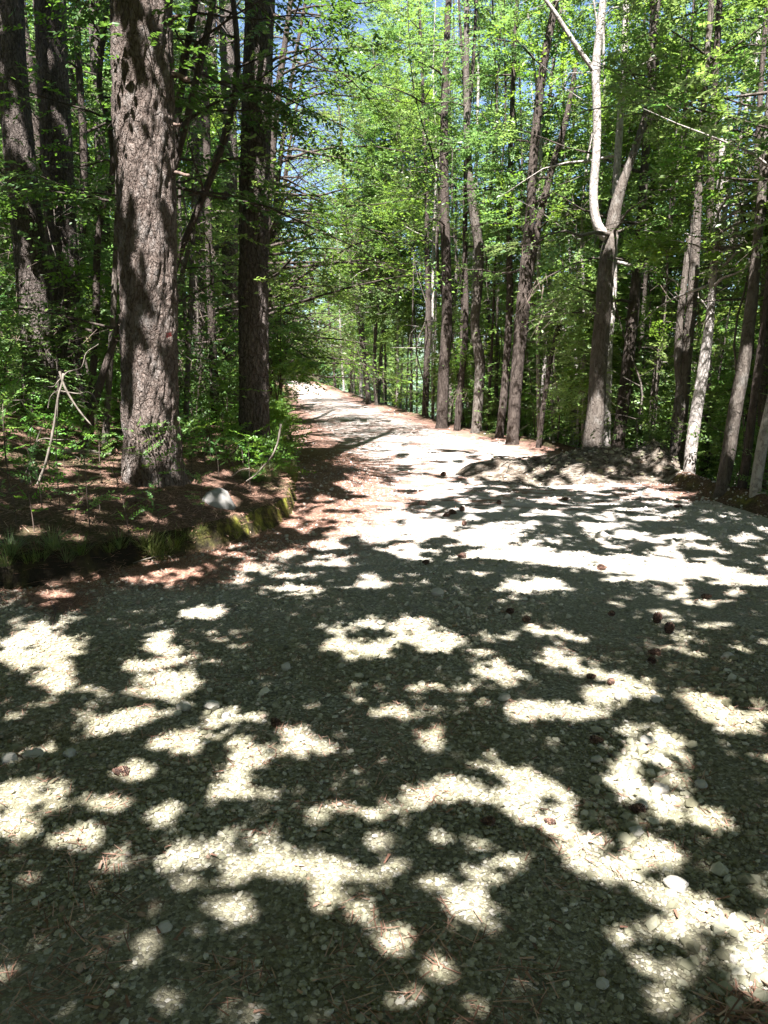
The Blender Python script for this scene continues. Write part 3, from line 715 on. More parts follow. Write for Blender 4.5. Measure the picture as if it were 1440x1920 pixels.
for i, (x0, y0, x1, y1, wd, Y, lab) in enumerate([
    (205, 720, 175, 0, 22, 16, 'grey pine trunk half hidden behind the stout pine, on its left'),
    (372, 740, 366, 0, 24, 15.5, 'mottled grey pine trunk in the gap just right of the stout pine'),
    (432, 730, 425, 0, 30, 17, 'grey pine trunk touching the furrowed pine on its left side'),
    (402, 735, 395, 0, 18, 21, 'thin distant pine between the stout pine and the furrowed pine')]):
    pine(lab, [(x0, y0, wd), ((x0+x1)/2+2, (y0+y1)/2, wd*.93), (x1, y1, wd*.86), (x1-3, y1-80, wd*.84)], Y, 17, 110+i, M['pine_bark_dark'], 20, .08, 6.5, 18, (), 60, 2.6, 7)

# ------------------------------------------------------------------ leaning saplings of the left wood
def sap(label, pts, Y, seed, bk='bark_brown', top=8, nl=14, L=1.6, per=9, leaf='leaf', h0=1.6, slope=0.0, group=None, extra=None, scale=.95, name='sapling'):
    P, Rr = traced(pts, Y, slope, top, 1.2); nl = int(nl*1.5); per *= 1.5
    return make_tree(name, label, group, P, Rr, M[bk], M[leaf], h0, P[-1][2], nl, L, per, seed, TPL6 if Y < 13 else TPL4, scale, 10, .08, extra, cat='tree')
sap('brownish sapling leaning right, passing behind the stout pine', [(152, 842, 15), (172, 770, 17), (197, 690, 13), (214, 640, 12), (270, 470, 12), (330, 300, 13), (368, 150, 12), (400, 0, 11)], 9.2, 201, 'bark_brown', 7.5, 12, 1.5, 8)
sap('dark leaning stem that bends upright near the furrowed pine', [(300, 620, 12), (335, 480, 12), (372, 390, 12), (410, 293, 12), (441, 170, 11), (444, 70, 10), (437, 0, 10)], 9.8, 202, 'bark_brown', 7.5, 12, 1.5, 8)
sap('thin pale stem leaning right just below the bending dark stem', [(310, 640, 8), (340, 520, 8), (376, 383, 8), (413, 270, 8), (452, 160, 7)], 11, 203, 'bark', 6.5, 10, 1.3, 8)
sap('crooked dark sapling close on the left of the stout pine', [(172, 740, 13), (180, 600, 13), (187, 420, 12), (212, 310, 11), (206, 240, 10), (187, 170, 10), (195, 60, 9), (200, 0, 9)], 10.2, 204, 'bark_brown', 7, 12, 1.5, 8)
sap('slim greenish stem standing straight behind the leaning brownish sapling', [(200, 790, 12), (206, 690, 11), (214, 560, 11), (222, 300, 10)], 9.6, 205, 'bark', 7, 10, 1.4, 8)
sap('thin dark sapling curving up between the two left-edge pines', [(88, 770, 8), (96, 560, 8), (92, 330, 7), (76, 150, 6)], 12.5, 206, 'bark_brown', 7, 14, 1.6, 9)
sap('pair of slim grey stems beside the grey pine behind the furrowed pine', [(350, 745, 10), (356, 600, 9), (362, 450, 8), (372, 240, 7)], 12.2, 207, 'bark', 7, 12, 1.4, 8, extra=[([at(353, 700, 12.2), at(345, 560, 12.3), at(338, 420, 12.4), at(336, 250, 12.5)], [.03, .028, .024, .02])])

# ------------------------------------------------------------------ named trees right of the track
YR = {}
YJ0 = 12.4
def rt(label, pts, Y, seed, bk='bark', top=13, nl=26, L=2.0, per=10, leaf='leaf', h0=2.2, extra=None, slope=0.0, scale=1.0, clear=None, bias=None, rough=.09, sides=14, spread=.5):
    P, Rr = traced([(a_, b_, .84*c_) for a_, b_, c_ in pts], Y, slope, top, 1.35)
    nl = int(nl*1.4); per = per*1.6; L = L*1.15
    if clear is None and Y < 12.4: clear = J
    return make_tree('tree', label, None, P, Rr, M[bk], M[leaf], h0, P[-1][2], nl, L, per, seed, TPL4 if Y > 9 else TPL6, scale, sides, rough, extra, True, bias, view_clear=clear, nseg=60, spread=spread)
def br(pts, Y, slope=0, top=None):
    P, Rr = px_path(pts, Y, slope)
    if top: P, Rr = grow(P, Rr, top)
    return (np.array(P), np.array(Rr))
J = [(1118, 280, 40, 340), (1150, 600, 60, 260), (1180, 320, 50, 130)]
rt('rough-barked tree by the dirt mound whose pale J-shaped limb curves up from a fork', [(1110, 842, 44), (1118, 760, 40), (1124, 660, 38), (1133, 560, 36), (1141, 470, 33), (1147, 440, 30)],
   12.4, 301, 'bark', None, 8, 1.6, 9, 'leaf', 3.6, None, 0, 1, J)
jt = bpy.data.objects['tree']
def add_part(root, name, geos, m_):
    g = Geo()
    for P, Rr, s in geos: tube(g, P, Rr, s, 0, .07, 5)
    return link(name, g.mesh(name, [m_], root.location), [c for c in root.children if c.name.startswith('trunk')][0])
YJ = 12.4
jp, jr = smooth_path(*br([(1152, 452, 21.8), (1143, 447, 21.0), (1131, 439, 19.3), (1121, 424, 17.6), (1115, 400, 16.0), (1113, 365, 15.1), (1118, 290, 14.3), (1119, 200, 14.3), (1117, 130, 14.3), (1124, 60, 12.6), (1131, 0, 11.8), (1134, -60, 10.9)], YJ, 0, 11), 90)
j2, j2r = smooth_path(*br([(1118, 138, 9), (1098, 110, 8), (1070, 70, 8), (1045, 30, 7), (1020, -5, 6), (1000, -40, 5)], YJ), 30)
add_part(jt, 'curved_limb', [(jp, jr, 12), (j2, j2r, 8)], M['bark_pale'])
kp, kr = smooth_path(*br([(1146, 440, 26), (1153, 395, 22), (1163, 358, 19), (1176, 320, 15), (1192, 275, 13), (1205, 235, 12), (1212, 205, 10)], YJ), 50)
k2, k2r = smooth_path(*br([(1226, 152, 11), (1219, 125, 12), (1222, 85, 11), (1228, 45, 9), (1236, -10, 8), (1244, -60, 8)], YJ+.3, 0, 11), 40)
add_part(jt, 'forked_limb', [(kp, kr, 12), (np.concatenate([kp[-1:], k2]), np.concatenate([kr[-1:], k2r]), 10)], M['bark'])
gen = np.random.default_rng(31)
lm = limbs_on(jp, jr, 12, 5.2, 10.5, 1.8, gen)+limbs_on(kp, kr, 7, 4.0, 5.6, 1.6, gen)+limbs_on(k2, k2r, 12, 5.4, 10.8, 1.7, gen)
O, D, U = sprays_on(lm, 9, gen); S = gen.uniform(.75, 1.2, len(O))
px, py = project(O); kk = ~_ell(px, py, J); O, D, U, S = O[kk], D[kk], U[kk], S[kk]
Lv = place(O, D, U, S, TPL4, gen); C = Lv.mean(1); Lv = Lv[(gen.random(len(C)) < keep_prob(C)) & sunhole(C) & seen(C)]
g = Geo(); leaves_geo(g, Lv); twigs_geo(g, O, D, S, 1); link('crown', g.mesh('crown', [M['leaf'], M['twig']], jt.location, False), jt)

rt('grey trunk pressed close behind the tree with the J-shaped limb', [(1134, 850, 26), (1136, 740, 24), (1139, 640, 24), (1146, 560, 22), (1150, 470, 18)], 13, 302, 'bark_pale', 11, 20, 1.8, 9, clear=J)
rt('straight blackish trunk just right of the tree with the J-shaped limb', [(1158, 838, 28), (1168, 760, 27), (1180, 660, 26), (1190, 560, 24), (1196, 490, 20)], 13.2, 303, 'bark_brown', 12, 22, 2.0, 9, clear=J)
rt('tall reddish-brown tree that forks into two long stems above the track edge', [(961, 830, 28), (966, 740, 27), (974, 650, 28), (982, 560, 30), (988, 490, 28), (994, 400, 20), (1000, 300, 19), (1007, 220, 18), (1018, 130, 17), (1040, 10, 15), (1052, -60, 14)],
   15.8, 304, 'bark_brown', 14, 26, 1.9, 9, extra=[br([(984, 535, 22), (1000, 470, 15), (1016, 390, 13), (1034, 320, 12), (1052, 260, 11), (1066, 200, 9), (1080, 120, 7)], 15.8)])
rt('dark straight trunk cut off by leaves high up, left of the wavy pale-streaked tree', [(828, 802, 26), (832, 700, 24), (838, 600, 23), (837, 500, 21), (834, 415, 20), (833, 330, 18)], 19.8, 305, 'bark_brown', 14, 22, 2.0, 9, h0=4.6)
rt('wavy tree with light streaks, standing between the dark straight trunk and the two-stemmed tree', [(893, 812, 24), (897, 740, 22), (900, 680, 24), (890, 610, 20), (896, 540, 20), (898, 470, 20), (888, 400, 20), (880, 330, 16), (876, 250, 14)], 18.4, 306, 'bark', 13, 22, 1.9, 9, h0=4.2)
rt('dark trunk that splits low into two close stems, left of the white trunk', [(1267, 892, 34), (1273, 800, 32), (1280, 730, 32), (1283, 705, 26), (1290, 640, 23), (1298, 560, 22), (1306, 420, 18), (1312, 320, 14)],
   11.4, 307, 'bark', 12, 22, 1.9, 10, h0=3.6, extra=[br([(1278, 735, 18), (1272, 690, 15), (1272, 640, 14), (1276, 590, 13), (1284, 520, 11), (1292, 440, 9)], 11.4)])
rt('sunlit white trunk leaning right beside the split dark trunk', [(1290, 914, 26), (1296, 840, 27), (1306, 770, 26), (1316, 710, 25), (1326, 640, 22), (1333, 580, 18), (1340, 480, 15)], 10.5, 308, 'bark_pale', 4.2, 34, 1.3, 16, h0=2.5, bias=(-1.57, .55))  # pale bark carries part of the sunlight on this trunk
rt('leaning grey trunk with a lit right side, next right from the white trunk', [(1352, 934, 30), (1366, 850, 30), (1380, 760, 29), (1394, 690, 28), (1404, 610, 26), (1416, 500, 22), (1425, 400, 19)], 9.2, 309, 'bark', 12, 20, 2.0, 10, h0=3.2)
rt('slim dark stem leaning beside the leaning grey trunk near the right edge', [(1386, 948, 22), (1400, 860, 20), (1410, 780, 18), (1420, 700, 16), (1432, 610, 14)], 9.0, 310, 'bark_brown', 10, 16, 1.8, 10, h0=3.2)
rt('yellowish forked trunk at the right edge of the photo', [(1412, 962, 26), (1420, 890, 24), (1432, 820, 24), (1450, 740, 22), (1475, 620, 20)], 8.6, 311, 'bark_pale', 10, 16, 1.9, 10, h0=3.2)
rt('thin pale trunk leaning left beyond the bend of the track edge', [(690, 752, 11), (684, 690, 11), (677, 630, 10), (668, 570, 9), (660, 520, 8), (654, 480, 8)], 33, 312, 'bark', 11, 20, 1.9, 9, h0=4.5)
rt('slender trunk with a pale foot standing just behind the thin left-leaning trunk', [(706, 756, 8), (702, 680, 8), (706, 600, 7), (712, 520, 7), (716, 430, 6)], 32, 313, 'bark', 12, 20, 1.8, 9, h0=4.2)
rt('reddish thin trunk left of the dark straight trunk', [(797, 780, 15), (800, 690, 14), (803, 600, 13), (802, 520, 12), (800, 440, 10)], 24, 314, 'bark_brown', 13, 22, 1.9, 9, h0=4)
rt('dark slim trunk between the dark straight trunk and the wavy tree', [(857, 806, 15), (864, 720, 14), (872, 640, 14), (873, 560, 12), (872, 470, 11)], 19.2, 315, 'bark_brown', 13, 20, 1.8, 9, h0=4)
rt('brown trunk close on the left of the two-stemmed tree', [(936, 820, 18), (946, 730, 17), (952, 640, 16), (956, 560, 15), (955, 470, 13)], 17.2, 316, 'bark_brown', 13, 20, 1.8, 9, h0=4)
rt('knotty thin trunk behind the left end of the dirt mound', [(1010, 835, 12), (1022, 740, 11), (1040, 640, 10), (1060, 580, 9), (1090, 540, 8), (1112, 500, 7)], 15.2, 317, 'bark_brown', 9, 14, 1.6, 9, h0=3)
rt('short stem with broken pale snags standing behind the dirt mound', [(1220, 880, 14), (1222, 800, 13), (1225, 740, 13), (1232, 690, 11), (1240, 620, 9)], 12.6, 318, 'bark', 8, 14, 1.5, 9, h0=2.4)
# big limbs out of the right edge: a tree whose trunk stands just outside the frame
P, Rr = ground_base([np.array([5.1, 6.6, -.2]), np.array([5.2, 6.5, 2]), np.array([5.3, 6.6, 5]), np.array([5.2, 6.7, 9])], [.13, .11, .09, .05])
make_tree('tree', 'low leafy boughs of a broad-leaved tree hanging into the upper right corner', None, P, Rr, M['bark'], M['leaf_bright'], 2.6, 8.5, 26, 3.0, 16, 320, TPL6, 1.05, 10, .08, None, .6, (2.3, .7), (0, .45), spread=.55, view_clear=J)
# overhanging sapling on the left whose dark sprays show against the sky
P, Rr = ground_base([np.array([-2.6, 9.6, .5]), np.array([-2.55, 9.5, 2.5]), np.array([-2.2, 9.3, 4.6]), np.array([-1.6, 9.0, 6.6])], [.06, .05, .04, .02])
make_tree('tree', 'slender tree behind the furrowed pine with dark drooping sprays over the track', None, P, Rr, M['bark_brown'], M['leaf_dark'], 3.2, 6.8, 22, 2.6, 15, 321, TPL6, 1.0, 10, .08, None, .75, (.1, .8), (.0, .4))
for k_, (yy, off, lab) in enumerate(((15.5, .6, 'arching leafy tree just beyond the furrowed pine, boughs over the track'), (20.5, .5, 'second arching leafy tree along the left edge, beyond the furrowed pine'), (27, .5, 'arching leafy tree farther along the left edge, boughs over the track'), (34, .6, 'farthest arching leafy tree over the left edge of the track'))):
    x_ = float(xL(yy))-off; z_ = float(zg(x_, yy))-.1
    P, Rr = [np.array([x_+.02*h*h*.6, yy, z_+h]) for h in (0, 2.5, 5, 7.5, 10, 12)], [.09, .08, .065, .05, .035, .015]
    make_tree('tree', lab, None, P, Rr, M['bark_brown'], M['leaf_bright'], 1.4, 12, 60, 3.6, 17, 330+k_, TPL4, 1.1+.08*k_, 9, .06, None, .10, (0, .75), (-.05, .5))

# ------------------------------------------------------------------ the unnamed woods
def random_tree(x, y, label, group, seed, hmin, hmax, rad, nl, L, per, h0, bk, leaf, unique=True, scale=1.0, lean=.06, bias=None):
    z = float(zg(x, y)); h = R.uniform(hmin, hmax); lx = R.gauss(0, lean); ly = R.gauss(0, lean)
    P = [np.array([x, y, z-.15])]
    for k in range(1, 6):
        t = k/5; P.append(np.array([x+lx*h*t+R.gauss(0, .10)*(k > 1), y+ly*h*t, z+h*t]))
    Rr = [rad*1.25, rad, rad*.9, rad*.75, rad*.5, rad*.2]
    return make_tree('tree', label, group, P, Rr, bk, leaf, z+h0, z+h, nl, L, per, seed, TPL4, scale, 7, .05, None, unique, bias, twig=y < 22, nseg=16, view_clear=J if y < 12.5 and x > 0 else None)
taken = [tuple(o.location[:2]) for o in bpy.data.objects if o.type == 'EMPTY']
def free(x, y, d): return all((x-a_)**2+(y-b_)**2 > d*d for a_, b_ in taken)
def in_cols(x, y, cols, pad):
    px, _ = project(np.array([[x, y, 1.0]])); return any(abs(px[0]-c) < pad for c in cols)
zones = [((8.5, 16), (.4, 9), 34, .75, 'slim tree in the near wood downhill from the dirt mound', 'slim trees in the near wood right of the track'),
         ((15, 28), (.3, 8), 58, .7, 'slim tree in the close-set wood along the middle of the track', 'slim trees along the middle stretch of the track'),
         ((13, 34), (.2, 2.6), 22, 1.0, 'leafy young tree reaching over the right edge of the track', 'leafy young trees along the right edge of the track'),
         ((28, 60), (.3, 16), 34, 1.1, 'distant thin tree lining the right side of the far track', 'distant trees right of the far track')]
seed = 400
bks = [M['bark'], M['bark_brown'], M['bark'], M['bark_pale']]
for (y0, y1), (e0, e1), n, dmin, lab, grp in zones:
    k = 0; tries = 0
    while k < n and tries < 3000:
        tries += 1
        y = R.uniform(y0, y1); e = e0+(e1-e0)*R.random()**1.5; x = float(xR(y))+e
        if not free(x, y, dmin): continue
        if y < 16 and in_cols(x, y, [1120, 1150, 1180, 1310, 980], 14): continue
        taken.append((x, y)); seed += 1; k += 1
        far = y > 28 and e1 != 2.6
        if e1 == 2.6:
            random_tree(x, y, lab, grp, seed, 11, 16, R.uniform(.03, .05), 44, 2.8, 17, 3.4, R.choice(bks), M['leaf_bright'], True, 1.15, .05, (2.9, .5)); continue
        random_tree(x, y, lab, grp, seed, 9, 14, R.uniform(.025, .06) if not far else R.uniform(.05, .10), 26, 2.0, (8 if y < 16 else 10) if not far else 9, R.uniform(1.6, 4.2), R.choice(bks), R.choice([M['leaf'], M['leaf'], M['leaf_bright']]), True, 1.1 if not far else 1.5, bias=None)
# left wood beyond the bank
zl = [((12, 22), (1.2, 9), 20, 1.0, 'slender leafy tree in the dim wood behind the left pines', 'slender trees in the wood left of the track'),
      ((14, 44), (.4, 2.2), 24, 1.1, 'bright leafy tree leaning over the left edge of the track', 'leafy trees along the left edge of the track'),
      ((22, 60), (1.5, 14), 22, 1.4, 'distant tree in the wood left of the far track', 'distant trees left of the far track')]
for q, ((y0, y1), (e0, e1), n, dmin, lab, grp) in enumerate(zl):
    k = 0; tries = 0
    while k < n and tries < 3000:
        tries += 1
        y = R.uniform(y0, y1); x = float(xL(y))-R.uniform(e0, e1)
        if not free(x, y, dmin): continue
        taken.append((x, y)); seed += 1; k += 1
        if q == 1: random_tree(x, y, lab, grp, seed, 10, 16, R.uniform(.04, .08), 56, 3.0, 18, .5, M['bark_brown'], M['leaf_bright'], True, 1.15, .05, (-.1, .6))
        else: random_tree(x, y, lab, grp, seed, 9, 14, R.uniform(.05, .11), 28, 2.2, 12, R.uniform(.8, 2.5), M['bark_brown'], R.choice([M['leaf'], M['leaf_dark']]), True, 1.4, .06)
# understory saplings
for (y0, y1), (e0, e1), n, sd_, lab, grp in (((8.6, 15), (.5, 6), 26, 1, 'thin leafy sapling under the trees around the dirt mound', 'saplings around the dirt mound'), ((14, 30), (.2, 4), 48, 1, 'thin leafy sapling crowding the right edge of the track', 'saplings crowding the right edge of the track'),
                                   ((9.5, 20), (1.2, 8), 26, -1, 'thin leafy sapling in the undergrowth of the left wood', 'saplings in the undergrowth of the left wood')):
    for k in range(n):
        y = R.uniform(y0, y1); e = R.uniform(e0, e1); x = float(xR(y))+e if sd_ > 0 else float(xL(y))-e
        seed += 1; h = R.uniform(2.5, 6.5)
        o = random_tree(x, y, lab, grp, seed, h, h+.5, R.uniform(.011, .022), 22, 1.5, 15, .5, M['bark'], M['leaf_bright'] if sd_ > 0 else M['leaf'], True, .95, .09)
        o.name = 'sapling'; o['category'] = 'sapling'
# far woods: one tree of each kind, then copies
protos = []
for i in range(5):
    protos.append(random_tree(0, 60+i*.01, 'far tree closing the view beyond the end of the track', 'far trees beyond the end of the track', 900+i, 17, 22, .14, 64, 3.6, 14, .6, M['bark_brown'], [M['leaf'], M['leaf_bright'], M['leaf_dark'], M['leaf'], M['leaf']][i], False, 2.0))
cand = []
while len(cand) < 74:
    y = R.uniform(40, 118); x = R.uniform(-36, 50)
    if x < float(xR(y))+(1 if y > 60 else 12) and x > float(xL(y))-(1 if y > 60 else 10): continue
    if all((x-a_)**2+(y-b_)**2 > 9 for a_, b_ in cand): cand.append((x, y))
cand += [(-14, 93), (-9, 97), (-4, 92), (-18, 99), (-12, 104), (-6, 106), (0, 98), (-22, 108)]
for i, (x, y) in enumerate(cand):
    o = protos[i % 5]
    loc = (x, y, float(zg(x, y))-.2)
    lab = 'far tree closing the view beyond the end of the track' if x < 2 else 'far tree deep in the wood on the downhill side'
    grp = 'far trees beyond the end of the track' if x < 2 else 'far trees deep in the downhill wood'
    if i < 5: o.location = loc; o.rotation_euler = (0, 0, R.uniform(0, 6)); o['label'] = lab; o['group'] = grp
    else: copy_tree(o, loc, R.uniform(0, 6.28), R.uniform(.8, 1.25), lab, grp)

# ------------------------------------------------------------------ trees behind and beside the camera whose canopy dapples the foreground
gen = np.random.default_rng(77)
n = 25000
gx = gen.uniform(-6.0, 6.2, n); gy = gen.uniform(-1.5, 15, n); hz = gen.uniform(5.5, 9.0, n)
hz = np.where(gy < 7.5, 4.3+(hz-5.5)*.65, hz)
hz = np.maximum(hz, np.where(gy > 8, 5+(gy-8)*.8, 0)+gen.random(n))
ok = ~(((gx > 1.4) & (gy > 14.6)) | ((gx > 3.5) & (gy > 10.6))); gx, gy, hz = gx[ok], gy[ok], hz[ok]
O = np.stack([gx, gy, 0*gx], -1)+TS[None]*(hz/TS[2])[:, None]
el = (O[:, 2]-.6-EYE)/np.maximum(O[:, 1], .1)
O = O[(el > .46) | (O[:, 1] < 0)]
n = 15000                                        # extra unseen leaf masses around the camera, added to block skylight
q = np.stack([gen.uniform(-17, 13, n), gen.uniform(-13, 12, n), gen.uniform(6.5, 11, n)], -1)
q = q[((q[:, 2]-1.2-EYE)/np.maximum(q[:, 1], .1) > .5)]
q2 = np.concatenate([np.stack([gen.uniform(-19, -7, 16000), gen.uniform(-14, 5.5, 16000), gen.uniform(2.5, 11, 16000)], -1),
    np.stack([gen.uniform(6.6, 17, 13000), gen.uniform(-14, 5.0, 13000), gen.uniform(2, 11, 13000)], -1), np.stack([gen.uniform(-8, 8, 7000), gen.uniform(-15, -8, 7000), gen.uniform(3, 11, 7000)], -1)])
q = q[((q[:, 0] > -8) | (q[:, 1] < 4)) & ((q[:, 0] < 1) | (q[:, 1] < 3))]
O = np.concatenate([O, q, q2])
az = gen.uniform(0, 2*np.pi, len(O)); D = np.stack([np.cos(az), np.sin(az), gen.normal(-.1, .2, len(O))], -1); U = TS[None]+gen.normal(0, .35, O.shape)
S = gen.uniform(.8, 1.25, len(O))
trunks = [(6.0, 1.0), (7.4, 4.2), (5.4, -3.5), (2.6, -6.0), (-1.6, -4.6), (8.0, 8.4), (9.2, 0.4), (5.9, 9.9), (-7.5, 1.5), (-10, -3), (-6.5, -9), (-12.5, 3.5), (3.5, -11)]
near = np.argmin(((O[:, None, :2]-np.array(trunks)[None])**2).sum(-1), 1)
labs = ['canopy tree right of the camera whose leaves dapple the foreground gravel']*len(trunks)
for k, (x, y) in enumerate(trunks):
    mk = near == k
    if not mk.any(): continue
    z = float(zg(x, y)); base = np.array([x, y, z-.15])
    root = empty('canopy_tree', base, 'tall tree out of view whose dappled shade falls on the gravel', 'tree', 'trees that shade the foreground')
    g = Geo(); P = np.array([[x, y, z-.15], [x+.05, y, z+2.5], [x-.1, y+.1, z+5.5], [x, y, 9.5], [x+.1, y, 12]]); Pq, Rq = smooth_path(P, [.2, .15, .13, .09, .04], 30)
    tube(g, Pq, Rq, 12, 0, .08, k)
    ok = O[mk]
    for c in ok[gen.integers(0, len(ok), 16)]:
        s0 = np.array([x, y, max(z+3.5, c[2]-1.8)]); mid = (s0+c)/2+np.array([0, 0, .4]); lp, lr = smooth_path([s0, mid, c], [.04, .025, .006], 8); 
        kp_ = keep_prob(lp)
        if (kp_[3:] > .3).mean() > .8: tube(g, lp, lr, 5, 0, 0, cap=False)
    link('trunk', g.mesh('trunk', [M['bark']], base), root)
    Lv = place(O[mk], D[mk], U[mk], S[mk], TPLB, gen); C = Lv.mean(1); Lv = Lv[(gen.random(len(C)) < keep_prob(C)) & sunhole(C)]
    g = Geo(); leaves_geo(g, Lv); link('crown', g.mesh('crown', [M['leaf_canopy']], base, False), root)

# ------------------------------------------------------------------ low stone wall at the end of the track
g = Geo(); nx = 50
a0, a1 = np.array([-13.5, 84.]), np.array([-7.0, 86.])
tt = np.linspace(0, 1, nx); prof = [(0, 0), (-.04, .5), (-.02, .95), (.15, 1.05), (.42, 1.0), (.5, .5), (.5, 0)]
V = []
for t in tt:
    c = a0+(a1-a0)*t; zz = float(zg(c[0], c[1]))-.1
    for (dy, dz) in prof: V.append([c[0]+.06*vn(t*25, dz*4, 3), c[1]+dy+.05*vn(t*30, dz*5, 4), zz+dz*(1+.14*vn(t*14, 0, 5))])
g.add(V, grid_faces(nx, len(prof))[:, ::-1])
tag(link('stone_wall', g.mesh('stone_wall', [M['wall']])), 'low brown dry-stone wall across the far end of the track', 'wall')

# ------------------------------------------------------------------ dirt mound at the right edge
gx = np.linspace(-1, 1, 60); X, Y = np.meshgrid(gx, gx)
mc = np.array([2.95, 11.3])
wx = mc[0]+X*2.1; wy = mc[1]+Y*1.0
hh = .36*np.exp(-(((X-.02)/.42)**2+(Y/.55)**2))+.20*np.exp(-(((X+.62)/.28)**2+((Y-.15)/.45)**2))+.22*np.exp(-(((X-.55)/.3)**2+((Y+.05)/.45)**2))
hh *= 1+.25*fbm(wx*4, wy*4, 91); edge = np.maximum(abs(X), abs(Y))
Z = zg(wx, wy)*1+hh+.07*fbm(wx*6, wy*6, 92)*(1-edge)+.03*fbm(wx*16, wy*16, 93)*(1-edge)-.12*sstep((edge-.8)/.2)-.01
base = np.array([mc[0], mc[1], 0])
root = empty('dirt_mound', base, 'low mound of dirt, stones and dead twigs heaped at the right edge of the track', 'mound')
g = Geo(); g.add(np.stack([wx, wy, Z], -1), grid_faces(60, 60)); link('heap', g.mesh('heap', [M['mound']], base), root)
g = Geo()
def mz(x, y):
    i = np.clip(np.round((x-mc[0])/2.1*29.5+29.5).astype(int), 0, 59); j = np.clip(np.round((y-mc[1])/1.0*29.5+29.5).astype(int), 0, 59); return Z[j, i]
for k in range(170):
    x = mc[0]+R.gauss(-.35, .6); y = mc[1]+R.gauss(-.05, .38); a_ = R.gauss(.5, .6); l = R.uniform(.08, .4)
    x2 = x+l*math.cos(a_); y2 = y+l*math.sin(a_)*.7
    if max(abs(x-mc[0]), abs(x2-mc[0])) > 1.4 or max(abs(y-mc[1]), abs(y2-mc[1])) > .85: continue
    p0 = np.array([x, y, mz(np.array(x), np.array(y))+.02]); p1 = np.array([x2, y2, mz(np.array(x2), np.array(y2))+.03])
    tube(g, np.array([p0, (p0+p1)/2+[0, 0, .02], p1]), [.007, .006, .004], 4)
gq = Geo(); gnm = np.random.default_rng(44)
xx = mc[0]+gnm.normal(0, .6, 420); yy = mc[1]+gnm.normal(-.1, .38, 420); okm = (abs(xx-mc[0]) < 1.5) & (abs(yy-mc[1]) < .9); MOUND_ST = (gq, xx[okm], yy[okm], gnm)
o = link('twigs', g.mesh('twigs', [M['dead']], base), root); o['kind'] = 'stuff'

mound_base, mound_root = base, root
# ------------------------------------------------------------------ stones
PHI = (1+5**.5)/2
ICO = np.array([[-1, PHI, 0], [1, PHI, 0], [-1, -PHI, 0], [1, -PHI, 0], [0, -1, PHI], [0, 1, PHI], [0, -1, -PHI], [0, 1, -PHI], [PHI, 0, -1], [PHI, 0, 1], [-PHI, 0, -1], [-PHI, 0, 1]])/math.sqrt(1+PHI*PHI)
ICF = np.array([[0, 11, 5], [0, 5, 1], [0, 1, 7], [0, 7, 10], [0, 10, 11], [1, 5, 9], [5, 11, 4], [11, 10, 2], [10, 7, 6], [7, 1, 8], [3, 9, 4], [3, 4, 2], [3, 2, 6], [3, 6, 8], [3, 8, 9], [4, 9, 5], [2, 4, 11], [6, 2, 10], [8, 6, 7], [9, 8, 1]])
def scatter_stones(g, X, Y, Rad, gen, zf=zg, lift=.42):
    n = len(X); tp = [ICO*(1+gen.uniform(-.28, .28, (12, 1)))+gen.normal(0, .07, (12, 3)) for _ in range(14)]
    pick = gen.integers(0, 14, n); Z = zf(X, Y)
    sx = Rad*gen.uniform(.8, 1.35, n); sy = Rad*gen.uniform(.7, 1.1, n); sz = Rad*gen.uniform(.45, .85, n)
    a_ = gen.uniform(0, 6.283, n); b_ = gen.normal(0, .3, n)
    for k in range(14):
        m_ = np.where(pick == k)[0]
        if not len(m_): continue
        v = tp[k][None]*np.stack([sx[m_], sy[m_], sz[m_]], -1)[:, None, :]
        c, s = np.cos(b_[m_])[:, None], np.sin(b_[m_])[:, None]; x, z = v[..., 0]*c-v[..., 2]*s, v[..., 0]*s+v[..., 2]*c; y = v[..., 1]
        c, s = np.cos(a_[m_])[:, None], np.sin(a_[m_])[:, None]; x, y = x*c-y*s, x*s+y*c
        P = np.stack([x+X[m_][:, None], y+Y[m_][:, None], z+(Z[m_]+lift*sz[m_])[:, None]], -1)
        g.add(P.reshape(-1, 3), None, ((np.arange(len(m_))*12)[:, None, None]+ICF[None]).reshape(-1, 3))
gen = np.random.default_rng(5)
def area(n, y0, y1, k0=.62, r0=(0.006, .013)):
    y = gen.uniform(y0, y1, n); x = gen.uniform(-1, 1, n)*(k0*y+.55)
    return x, y
g = Geo()
for n, y0, y1, lo, hi in ((26000, 1.1, 2.6, .006, .0125), (30000, 2.4, 4.2, .007, .014), (30000, 4.0, 7.0, .008, .016), (14000, 7, 14, .010, .022), (2500, 14, 30, .02, .035)):
    x, y = area(n, y0, y1); x = x+0
    l, r = np.maximum(xL(y)+.02, -3.2), np.minimum(xR(y)+.25, 4); ok = (x > xL(y)+.02) & (x < xR(y)+.25); x, y = x[ok], y[ok]
    ok2 = fbm(x*2.2, y*2.2, 51)+.35*vn(x*.8, y*.8, 52)+gen.random(len(x))*.9-.35*(np.exp(-(((x-l[ok])/(r[ok]-l[ok])-.30)/.09)**2)+np.exp(-(((x-l[ok])/(r[ok]-l[ok])-.66)/.09)**2)) > .06; x, y = x[ok2], y[ok2]
    rad = lo*.72+(hi*1.05-lo*.72)*gen.random(len(x))**3.2
    scatter_stones(g, x, y, rad, gen)
